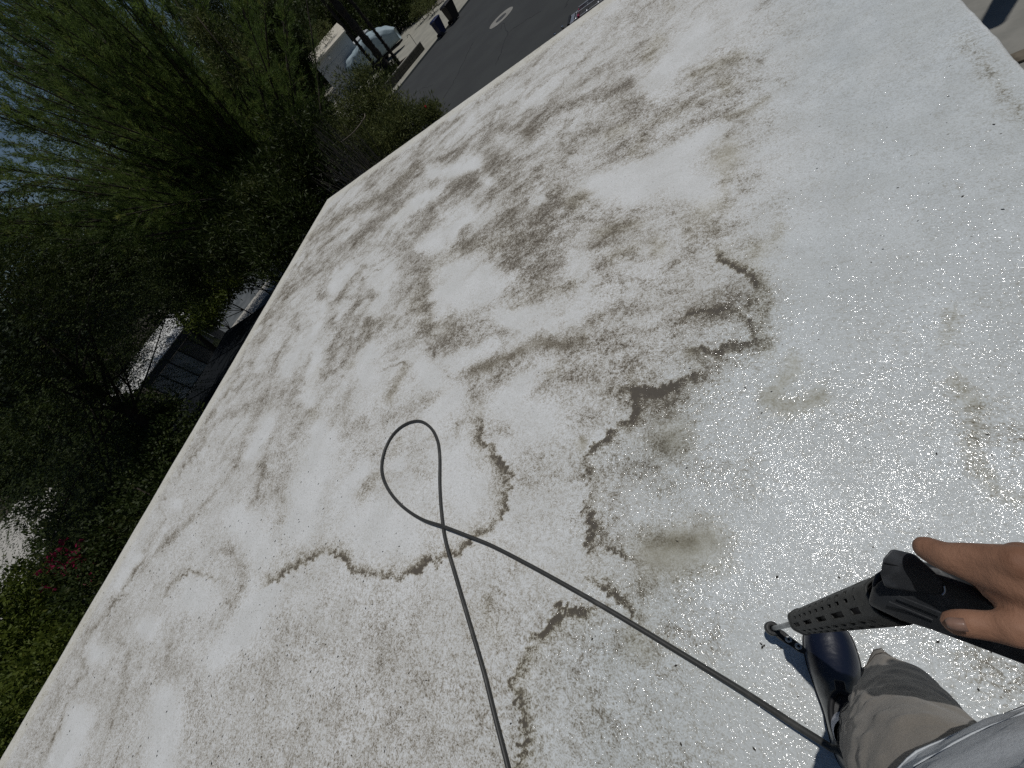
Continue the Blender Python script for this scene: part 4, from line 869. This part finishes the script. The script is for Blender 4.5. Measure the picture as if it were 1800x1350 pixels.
Fs = [(i * nv_ + j, i * nv_ + (j + 1) % nv_, (i + 1) * nv_ + (j + 1) % nv_, (i + 1) * nv_ + j) for i in range(nu) for j in range(nv_) if not hole(i, j)]
mb = MB(); mb.add(Vs, Fs); o = mb.put('barrel_shroud', simple('worn_black_plastic', (.030, .031, .029), (.055, .055, .050), 90, .6, .0006, 300), gun, True)
md = o.modifiers.new('solid', 'SOLIDIFY'); md.thickness = .003; md.offset = -1
MB().tube([S0 + ax_ * .012, S1 - ax_ * .01], [.0165, .021], 24).put('inner_barrel', MT['rubber'], gun, True)
LE = gp(1357, 1105, 1.055); LD_ = S0 + ax_ * .02 - LE; LD_ /= np.linalg.norm(LD_)
MB().tube([LE, S0 + ax_ * .03], [.0052, .0060], 20).put('lance', MT['steel'], gun, True)
f1_ = gp(1404, 1147, 1.06) - LE; f1_ -= LD_ * f1_.dot(LD_); Lp = float(np.linalg.norm(f1_)); f1_ /= Lp; f2_ = np.cross(LD_, f1_)
def ringon(c, a, r0, r1, h, n=28):
    e = np.cross(a, (1., 0, 0)); e /= np.linalg.norm(e); g = np.cross(a, e); Rg = []
    for r, z in ((r0, 0), (r1, 0), (r1, h), (r0, h), (r0, 0)): Rg.append([c + a * z + (e * math.cos(6.28318 * k / n) + g * math.sin(6.28318 * k / n)) * r for k in range(n)])
    return MB().rings(Rg, False, False)
ringon(LE - LD_ * .012, LD_, .0062, .0165, .024).put('nozzle_collar', MT['black'], gun, True, bevel=.0015)
MB().tube([LE - LD_ * .034, LE - LD_ * .01], [.007, .0105], 18).put('nozzle_tip', MT['black'], gun, True)
mb = MB(); Rg = []
for s_, wd in ((.010, .010), (.022, .0125), (.036, .011), (.050, .0095), (Lp - .012, .0095), (Lp, .006)):
    Rg.append([LE + f1_ * s_ + f2_ * a * wd + LD_ * b_ * .0032 for a, b_ in ((-1, -1), (1, -1), (1, 1), (-1, 1))])
mb.rings(Rg); holder = mb.put('nozzle_holder', MT['black'], gun, bevel=.0015)
for s_ in (.037, .060):
    c = LE + f1_ * s_ + LD_ * .003
    o = ringon(c, LD_, .0034, .0072, .011, 6 if 0 else 24).put('spare_nozzle', simple('pale_nozzle', (.45, .46, .45), None, 30, .35), gun, True, bevel=.0008)
    MB().tube([c, c + LD_ * .007], .0036, 12).put('orifice', MT['black'], o)
def slab(pts, thick, name, mat, bev, **k):
    P = [dep(x, y, d) - GO for x, y, d in pts]; vc = dep(1650, 1060, 1.) - CAM; vc /= np.linalg.norm(vc); Q = [p + vc * thick for p in P]; n = len(P)
    m2 = MB(); m2.add(P + Q, [tuple(range(n - 1, -1, -1)), tuple(range(n, 2 * n))] + [(i, (i + 1) % n, n + (i + 1) % n, n + i) for i in range(n)])
    o = m2.put(name, mat, gun, True, bevel=bev, seg=4); return o
mblk = simple('scuffed_black_plastic', (.026, .028, .031), (.060, .065, .072), 28, .45, .0005, 260, lo=.45, hi=.7)
slab([(1524, 1062, .485), (1533, 1030, .475), (1560, 1012, .455), (1612, 985, .447), (1650, 992, .438), (1700, 1020, .42), (1750, 1062, .40), (1830, 1100, .385), (1990, 1180, .38), (2000, 1250, .39), (1800, 1168, .395), (1700, 1130, .41), (1640, 1108, .43), (1582, 1090, .46)], .050, 'grip', mblk, .006)
slab([(1547, 1008, .440), (1552, 982, .440), (1567, 964, .440), (1607, 973, .436), (1632, 995, .43), (1660, 1022, .425), (1659, 1040, .425), (1650, 1046, .425), (1600, 1040, .436), (1555, 1032, .445)], .052, 'valve_housing', mblk, .0045)
slab([(1531, 1030, .475), (1537, 1010, .475), (1552, 1000, .47), (1560, 1040, .47), (1545, 1052, .475)], .04, 'housing_step', mblk, .004)
mb = MB(); mb.tube(spline([gp(1554, 989, .4388), gp(1600, 1000, .436), gp(1640, 1012, .430)], 4), .0006, 5); mb.put('seam_line', MT['rubber'], gun)
mb = MB(); mb.tube(spline([gp(1660, 1030, .4245), gp(1661, 1040, .4245), gp(1656, 1046, .4248)], 4), .0007, 5); mb.put('wear_mark', MT['alu'], gun)
for q0_, q1_ in (((1563, 1058, .453), (1640, 1090, .424)), ((1580, 1048, .4445), (1655, 1078, .4155))):
    MB().tube([gp(*q0_), gp(*q1_)], .0012, 6).put('grip_rib', mblk, gun)
MB().tube([gp(1985, 1215, .40), gun_tail - GO], [.014, .011], 14).put('hose_fitting', MT['steel'], gun, True)

# ================================================================ PERSON
def capsule(mb, p, q, r0, r1, n=16):
    p = Vector(p); q = Vector(q); d = q - p; L = d.length
    d = d.normalized() if L > 1e-6 else Vector((0, 0, 1)); x = d.orthogonal().normalized(); y = d.cross(x); Rg = []
    for k in range(1, 6): t = math.pi / 2 * k / 5; Rg.append((p - d * r0 * math.cos(t), r0 * math.sin(t)))
    for k in range(5): t = math.pi / 2 * k / 5; Rg.append((q + d * r1 * math.sin(t), r1 * math.cos(t)))
    mb.rings([[c + (x * math.cos(6.28318 * j / n) + y * math.sin(6.28318 * j / n)) * r for j in range(n)] for c, r in Rg])
def fused(name, mb, voxel, smooth, mat, parent):
    o = bpy.data.objects.new('tmp', mb.mesh('tmp')); COL.objects.link(o)
    m = o.modifiers.new('r', 'REMESH'); m.mode = 'VOXEL'; m.voxel_size = voxel; m.adaptivity = 0
    if smooth: m = o.modifiers.new('s', 'SMOOTH'); m.iterations = smooth; m.factor = .6
    dg = bpy.context.evaluated_depsgraph_get(); me = bpy.data.meshes.new_from_object(o.evaluated_get(dg)); me.name = name
    bpy.data.objects.remove(o); me.materials.clear(); return link(name, me, mat, parent, True)
def skin_mat():
    m, nt, b = nodes('sun_tanned_skin')
    n1 = noise(nt, 22, 3); c = mixc(nt, mapr(nt, n1, .35, .65), (.31, .165, .104), (.235, .118, .072)); nt.links.new(c, b.inputs['Base Color'])
    b.inputs['Roughness'].default_value = .6; b.inputs['Specular IOR Level'].default_value = .25; b.inputs['Subsurface Weight'].default_value = .0
    w_ = N(nt, 'TexNoise', i_Scale=130, i_Detail=6, i_Roughness=.7); tc = nt.nodes['TC']
    mp = N(nt, 'Mapping'); mp.inputs['Scale'].default_value = (1, .55, 1); nt.links.new(tc.outputs['Object'], mp.inputs[0]); nt.links.new(mp.outputs[0], w_.inputs['Vector'])
    big_ = noise(nt, 48, 2, .5)
    bp = N(nt, 'Bump', i_Strength=.7, i_Distance=.002); nt.links.new(math_(nt, 'ADD', w_.outputs[0], math_(nt, 'MULTIPLY', big_, 1.2)), bp.inputs['Height']); nt.links.new(bp.outputs[0], b.inputs['Normal'])
    return m
def cloth(name, c1, c2, sc=900, bump=.0006):
    m, nt, b = nodes(name); c = mixc(nt, mapr(nt, noise(nt, 14, 4), .35, .65), c1, c2); c = mixc(nt, mapr(nt, noise(nt, sc * .5, 2), .3, .7, 0, .35), c, tuple(x * .55 for x in c1))
    nt.links.new(c, b.inputs['Base Color']); b.inputs['Roughness'].default_value = .9; b.inputs['Sheen Weight'].default_value = .15
    h = math_(nt, 'ADD', math_(nt, 'MULTIPLY', noise(nt, 38, 4), 6.), noise(nt, sc, 2)); bp = N(nt, 'Bump', i_Strength=.8, i_Distance=bump); nt.links.new(h, bp.inputs['Height']); nt.links.new(bp.outputs[0], b.inputs['Normal']); return m
SK = skin_mat()
pr = empty('person', (0, 0, 0), label='person in grey khaki trousers and white shirt holding the spray gun, seen from above', cat='person')
mb = MB()
def chain(pts, mbx=None):
    for (a, ra), (b_, rb) in zip(pts[:-1], pts[1:]): capsule(mbx or mb, a, b_, ra, rb)
tc_ = np.array((.17, -.148)); 
# legs (left one visible), pelvis, trunk, neck, head
chain([((.006, .040, 3.934), .014), ((.009, -.03, 3.942), .022), ((.012, -.12, 3.95), .028), ((.014, -.165, 3.945), .028)])
chain([((.013, -.13, 3.96), .028), ((.016, -.145, 4.03), .030), ((.055, -.125, 4.20), .042), ((.075, -.12, 4.38), .048), ((.085, -.135, 4.60), .062), ((.13, -.17, 4.80), .075)])
chain([((.31, -.20, 3.94), .028), ((.315, -.31, 3.96), .034)]); chain([((.315, -.33, 4.0), .034), ((.31, -.28, 4.2), .048), ((.295, -.22, 4.38), .055), ((.265, -.19, 4.6), .075), ((.24, -.17, 4.8), .088)])
chain([((.11, -.17, 4.83), .10), ((.23, -.15, 4.83), .10)]); chain([((.17, -.155, 4.85), .12), ((.175, -.16, 5.02), .115), ((.18, -.175, 5.2), .125)])
chain([((.06, -.235, 5.27), .085), ((.30, -.115, 5.27), .085)]); chain([((.18, -.175, 5.28), .07), ((.175, -.165, 5.42), .052), ((.17, -.15, 5.50), .052)])
chain([((.165, -.145, 5.56), .085), ((.165, -.16, 5.62), .088)]); chain([((.155, -.10, 5.50), .045), ((.155, -.105, 5.58), .055)]); chain([((.145, -.057, 5.565), .008), ((.142, -.046, 5.535), .012)])
chain([((.085, -.165, 5.56), .012), ((.085, -.165, 5.59), .014)]); chain([((.245, -.125, 5.56), .012), ((.245, -.125, 5.59), .014)])
# left arm raised to hold the phone just behind the lens, right arm down to the gun
chain([((.02, -.25, 5.29), .055), ((-.14, -.22, 5.12), .045), ((-.10, -.10, 5.34), .034), ((-.075, -.06, 5.42), .028)])
wr = dep(1905, 1062, .335)
chain([((.345, -.09, 5.27), .058), ((.43, -.12, 5.05), .048), ((.46, -.06, 4.955), .044)]); chain([((.46, -.06, 4.955), .044), ((np.array((.46, -.06, 4.955)) * .5 + wr * .5), .042), (wr, .030)])
d_ = dep
MI, MM, MR, ML = d_(1792, 992, .338), d_(1800, 985, .365), d_(1815, 985, .392), d_(1835, 995, .415)
chain([(wr, .029), (d_(1850, 1030, .335), .0255), (MI, .0165)]); chain([(wr, .028), (d_(1850, 1020, .355), .025), (MM, .0165)])
chain([(wr, .026), (d_(1860, 1010, .38), .023), (MR, .0155)]); chain([(wr, .024), (d_(1870, 1020, .40), .02), (ML, .014)])
chain([(MI, .0165), (d_(1750, 984, .352), .0138), (d_(1712, 980, .366), .0135), (d_(1672, 982, .380), .0148), (d_(1648, 973, .392), .0136), (d_(1630, 964, .400), .0122)])
chain([(MM, .0165), (d_(1735, 992, .405), .0125), (d_(1700, 1010, .440), .011), (d_(1712, 1060, .458), .0095)])
chain([(MR, .0155), (d_(1760, 1000, .43), .0125), (d_(1740, 1040, .465), .011), (d_(1760, 1090, .462), .009)])
chain([(ML, .0135), (d_(1800, 1020, .455), .011), (d_(1790, 1060, .47), .0095), (d_(1810, 1110, .46), .008)])
# thenar mass, thumb and the web between thumb and index
chain([(wr, .028), (d_(1845, 1092, .335), .024), (d_(1785, 1106, .336), .0155), (d_(1765, 1104, .342), .0135), (d_(1722, 1098, .352), .0124), (d_(1700, 1096, .356), .0124), (d_(1681, 1095, .360), .0112)])
chain([(d_(1850, 1060, .335), .026), (d_(1800, 1050, .345), .020), (d_(1760, 1035, .355), .015)]); chain([(d_(1830, 1040, .333), .022), (d_(1775, 1020, .345), .0165), (d_(1725, 1006, .362), .0135)])
chain([(d_(1860, 1075, .335), .024), (d_(1810, 1075, .342), .019)])
chain([(d_(1700, 998, .370), .0125), (d_(1665, 984, .384), .0105)])
body = fused('body', mb, .0034, 6, SK, pr)
# thumb nail
nc = d_(1677, 1088, .3505); nv2 = (CAM - nc); nv2 /= np.linalg.norm(nv2); tdir = d_(1682, 1095, .361) - d_(1722, 1098, .352); tdir /= np.linalg.norm(tdir); ns = np.cross(nv2, tdir); ns /= np.linalg.norm(ns)
sgn_ = 1 if (d_(1680, 1110, .355) - nc) @ ns > 0 else -1
mb = MB(); Rg = []; nc = nc + ns * sgn_ * .004
for i in range(7):
    u = -1 + 2 * i / 6; ww = .0052 * math.sqrt(max(.02, 1 - max(0, u) ** 4 * .7))
    Rg.append([nc + tdir * u * .0062 + ns * ww * a + nv2 * (.0009 - .0034 * a * a - .0012 * max(0, u)) for a in (-1, -.66, -.33, 0, .33, .66, 1)])
mb.rings([r + [p - nv2 * .002 for p in reversed(r)] for r in Rg]); mb.put('thumb_nail', simple('nail', (.26, .155, .115), None, 60, .35), pr, True)
# hair and cap
mb = MB(); capsule(mb, (.165, -.165, 5.60), (.165, -.168, 5.625), .092, .094); capsule(mb, (.168, -.20, 5.56), (.166, -.19, 5.6), .07, .08); o = fused('hair', mb, .008, 4, simple('dark_hair', (.02, .014, .01), None, 60, .6), pr)

# ---- trousers: both legs and seat, folds as real relief
def loft(rings, n=72, sub=9, fold=.006, seed=0., lo=None):
    """rings: (z, cx, cy, a, b, power)"""
    Z = [np.array(r, float) for r in rings]; R_ = spline(Z, sub); out = []
    for i, r in enumerate(R_):
        z, cx, cy, a, b_, pw = r; ring = []
        for k in range(n):
            t = 2 * math.pi * k / n; ct, st = math.cos(t), math.sin(t); X_ = abs(ct) ** pw * (1 if ct > 0 else -1); Y_ = abs(st) ** pw * (1 if st > 0 else -1)
            f = float(fbm(np.array([t * 1.1 + z * 3.0 + seed]), np.array([z * 13 - t * .9 + seed]), 1., 3)[0] - .5); g = float(fbm(np.array([math.cos(t) * 3 + seed]), np.array([math.sin(t) * 3 + z * 24]), 1., 3)[0] - .5)
            q = 1 + 0 * f; dd = fold * (2.6 * f + 1.6 * abs(g) * 2 - .5)
            ring.append((cx + X_ * a + ct * dd, cy + Y_ * b_ + st * dd, z))
        out.append(ring)
    return out
TR = cloth('khaki_cloth', (.34, .30, .25), (.295, .262, .218))
mb = MB()
hemc = [(.094, .036, 4.125), (.083, .036, 4.10), (.068, .012, 4.085), (.050, -.020, 4.075), (.034, -.050, 4.07), (.016, -.078, 4.06), (.000, -.105, 4.05), (-.010, -.140, 4.05), (-.006, -.180, 4.045), (.02, -.215, 4.04), (.06, -.23, 4.04), (.105, -.205, 4.045), (.125, -.15, 4.055), (.133, -.09, 4.07), (.130, -.03, 4.09), (.113, .015, 4.11)]
hs_ = spline([hemc[-1]] + hemc + [hemc[0], hemc[1]], 6)[6:-6]; n_h = 72
hs_ = np.array(hs_); cum = np.r_[0, np.cumsum(np.linalg.norm(np.diff(hs_, axis=0), axis=1))]
cx0, cy0 = .080, -.095; angs = np.unwrap(np.arctan2(hs_[:, 1] - cy0, hs_[:, 0] - cx0))
if angs[-1] < angs[0]: hs_ = hs_[::-1]; angs = angs[::-1]
def eloft(rows, n, sub, fold, seed):
    """turned ellipses: (z, cx, cy, long radius, short radius, angle)"""
    out = []; th_ = np.arange(n) * 2 * math.pi / n
    for z, cx, cy, a, b_, ph in spline([np.array(r, float) for r in rows], sub):
        r = a * b_ / np.sqrt((b_ * np.cos(th_ - ph)) ** 2 + (a * np.sin(th_ - ph)) ** 2)
        f = fbm(np.cos(th_) * 1.3 + seed, np.sin(th_) * 1.3 + z * 11, 1., 4) - .5; q = fbm(np.cos(th_) * 1.2 - z * 5 + seed, np.sin(th_) * 1.2 + z * 16, 1.3, 3)
        r = r + fold * (2.2 * f + 2.4 * (1 - np.abs(q - .5) * 7).clip(0, 1) ** 2 - .6)
        out.append([(cx + r[k] * math.cos(th_[k]), cy + r[k] * math.sin(th_[k]), z) for k in range(n)])
    return out
PH = math.radians(61)
upper = eloft([(4.20, .085, -.093, .115, .070, PH), (4.30, .083, -.103, .108, .074, PH), (4.42, .083, -.114, .100, .080, PH), (4.60, .088, -.130, .098, .082, PH), (4.76, .112, -.168, .092, .080, PH)], n_h, 10, .0036, 3.)
tt_ = np.array([2 * math.pi * k / n_h for k in range(n_h)]); base_a = angs[0]
hem = []
for t in tt_:
    ta = t
    while ta < angs[0]: ta += 2 * math.pi
    while ta > angs[-1]: ta -= 2 * math.pi
    hem.append([np.interp(ta, angs, hs_[:, c_]) for c_ in range(3)])
hem = np.array(hem); up0 = np.array(upper[0]); body_r = []
for k in range(12):
    s = k / 12; e = s * s * (3 - 2 * s); r = hem * (1 - e) + up0 * e
    r[:, 2] = hem[:, 2] * (1 - s) + up0[:, 2] * s
    f = (fbm(tt_ * 2.4 + 5, tt_ * 0 + k * .35, 1.6, 3) - .5); dv_ = r[:, :2] - np.array((cx0, cy0)); dv_ /= np.linalg.norm(dv_, axis=1)[:, None]
    r[:, :2] += dv_ * (f * .030 * math.sin(math.pi * min(1, s + .15)))[:, None]
    if k in (2,): r[:, :2] += dv_ * .0016
    body_r.append([tuple(p) for p in r])
mb.rings(body_r + upper, False, False)
rl = loft([(4.0, .315, -.31, .085, .095, 1), (4.2, .31, -.28, .082, .09, 1), (4.4, .29, -.22, .092, .095, 1), (4.62, .262, -.18, .10, .11, 1), (4.80, .245, -.165, .10, .12, 1)], n_h, 8, .006, 9.)
mb.rings(rl, False, False)
mb.rings(eloft([(4.735, .175, -.16, .140, .098, math.radians(34)), (4.85, .175, -.158, .148, .105, math.radians(34)), (4.98, .175, -.16, .14, .10, math.radians(34))], n_h, 8, .002, 14.), False, False)
tr = mb.put('trousers', TR, pr, True); md = tr.modifiers.new('solid', 'SOLIDIFY'); md.thickness = .0022; md.offset = -1
md = tr.modifiers.new('sub', 'SUBSURF'); md.levels = 1; md.render_levels = 1
for k in (2, 3):
    r = body_r[k]; MB().tube([(p[0] + (p[0] - cx0) * .012, p[1] + (p[1] - cy0) * .012, p[2] + (.006 if k == 3 else 0)) for p in r] + [r[0]], .0008, 5).put('hem_seam', cloth('seam_thread', (.12, .10, .085), (.10, .09, .07)), pr, True)
sideseam = [tuple(np.array(r[44]) + np.array((-.0015, -.0012, 0))) for r in body_r[3:] + upper]
MB().tube(sideseam, .0011, 5).put('side_seam', TR, pr, True)

# ---- white shirt
WS = cloth('white_shirt_cloth', (.66, .69, .71), (.58, .61, .63), 1200, .0005)
th = math.radians(34); Rt = Matrix.Rotation(th, 4, 'Z')
mb = MB(); sh_ = []
for ring in loft([(4.722, 0, .0, .176, .133, .80), (4.735, 0, 0, .177, .134, .80), (4.85, 0, 0, .172, .130, .85), (5.0, 0, -.005, .170, .130, .85), (5.15, 0, -.01, .182, .135, .85), (5.28, 0, -.015, .18, .12, .85), (5.36, 0, -.02, .09, .085, 1), (5.40, 0, -.02, .07, .07, 1)], 96, 9, .006, 31.):
    rr_ = [Rt @ Vector((x, y, 0)) for x, y, z in ring]; sh_.append([(v.x + tc_[0], v.y + tc_[1], z + .010 * math.sin(2.2 * math.atan2(v.y, v.x))) for v, (x, y, z) in zip(rr_, ring)])
mb.rings(sh_, False, False)
for pts in ([(.01, -.25, 5.30), (-.08, -.235, 5.20), (-.12, -.225, 5.13)], [(.33, -.09, 5.30), (.40, -.11, 5.12), (.43, -.12, 5.04)]):
    mb.tube(spline(pts, 6), list(np.linspace(.085, .068, 13)), 28, False)
st_ = mb.put('shirt', WS, pr, True); md = st_.modifiers.new('solid', 'SOLIDIFY'); md.thickness = .002; md.offset = -1
seam = [(p[0] + (p[0] - tc_[0]) * .006, p[1] + (p[1] - tc_[1]) * .006, p[2]) for p in sh_[13]]
MB().tube(seam + [seam[0]], .0008, 5).put('shirt_hem', WS, pr, True)
seam = [(p[0] + (p[0] - tc_[0]) * .004, p[1] + (p[1] - tc_[1]) * .004, p[2]) for p in sh_[0]]
MB().tube(seam + [seam[0]], .0009, 6).put('shirt_edge', WS, pr, True)
# ---- shoes
def shoe_mat():
    m, nt, b = nodes('navy_shoe_upper'); tc = N(nt, 'TexCoord', name='TC'); sx = N(nt, 'SeparateXYZ'); nt.links.new(tc.outputs['Object'], sx.inputs[0])
    f = mapr(nt, math_(nt, 'ADD', sx.outputs[1], math_(nt, 'MULTIPLY', math_(nt, 'SUBTRACT', noise(nt, 30, 3), .5), .03)), -.030, -.045)
    worn = mixc(nt, mapr(nt, noise(nt, 34, 5), .4, .65), (.020, .023, .027), (.075, .078, .075))
    nt.links.new(mixc(nt, f, (.004, .007, .020), worn), b.inputs['Base Color']); b.inputs['Roughness'].default_value = .35; b.inputs['Coat Weight'].default_value = .35; b.inputs['Coat Roughness'].default_value = .18
    bp = N(nt, 'Bump', i_Strength=.6, i_Distance=.0015); nt.links.new(noise(nt, 60, 4), bp.inputs['Height']); nt.links.new(bp.outputs[0], b.inputs['Normal']); return m
SM = shoe_mat()
def shoe(loc, rz, parent, name='shoe'):
    secs = [(.098, .004, .014, .030), (.088, .004, .032, .044), (.070, .004, .045, .054), (.045, .003, .0525, .060), (.015, .003, .0555, .068), (-.015, .003, .0545, .080), (-.045, .005, .051, .094), (-.075, .007, .047, .102), (-.11, .010, .043, .104), (-.15, .012, .042, .106), (-.18, .013, .040, .108), (-.205, .013, .032, .106), (-.218, .013, .018, .098)]
    S_ = spline([np.array(s) for s in secs], 4); Rg = []; n = 32
    for y, xc, hw, h in S_:
        ring = []
        for k in range(n):
            t = 2 * math.pi * k / n; c_, s_ = math.cos(t), math.sin(t)
            xx = xc + hw * (1 if c_ > 0 else -1) * abs(c_) ** (.8 if s_ < 0 else 1.05) * (1 - .22 * max(0, s_) ** 2 * (h > .09)); zz = .016 + (h - .016) * max(0, s_) ** .9 if s_ > 0 else .016 + .010 * s_
            ring.append((xx, y, zz))
        Rg.append(ring)
    o = MB().rings(Rg).put(name, SM, parent, True); o.location = loc; o.rotation_euler = (0, 0, rz)
    Rs = []; ys = [(s[0], s[1], s[2]) for s in S_]
    out_ = [(xc + hw + .0025, y) for y, xc, hw in ys] + [(xc - hw - .0025, y) for y, xc, hw in reversed(ys)]
    MB().prism(out_, .0005, .019).put('sole', MT['rubber'], o, bevel=.002)
    cxs, cys = .011, -.115; ring = [(cxs + .030 * math.cos(t), cys + .060 * math.sin(t), .104 + .004 * abs(math.sin(t))) for t in np.linspace(0, 2 * math.pi, 33)]
    MB().tube(ring, .0065, 10, False).put('collar', MT['rubber'], o, True)
    MB().prism([(cxs + .030 * math.cos(t), cys + .060 * math.sin(t)) for t in np.linspace(0, 2 * math.pi, 25)[:-1]], .095, .1065).put('lining', MT['black'], o)
    mb_ = MB(); mb_.box((-.001, -.062, .104), (.019, -.034, .113)); mb_.put('pull_tab', MT['rubber'], o, bevel=.003)
    return o
s1 = shoe((.001, -.004, ROOF + .001), 0, pr); s2 = shoe((.31, -.16, ROOF + .001), math.radians(-14), pr)
MB().tube(spline([(.012, -.128, 3.99), (.014, -.134, 4.03), (.017, -.138, 4.058)], 4), [.034] * 5 + [.035] * 4, 28, False).put('sock', cloth('white_sock', (.62, .62, .66), (.55, .55, .6), 700), pr, True)
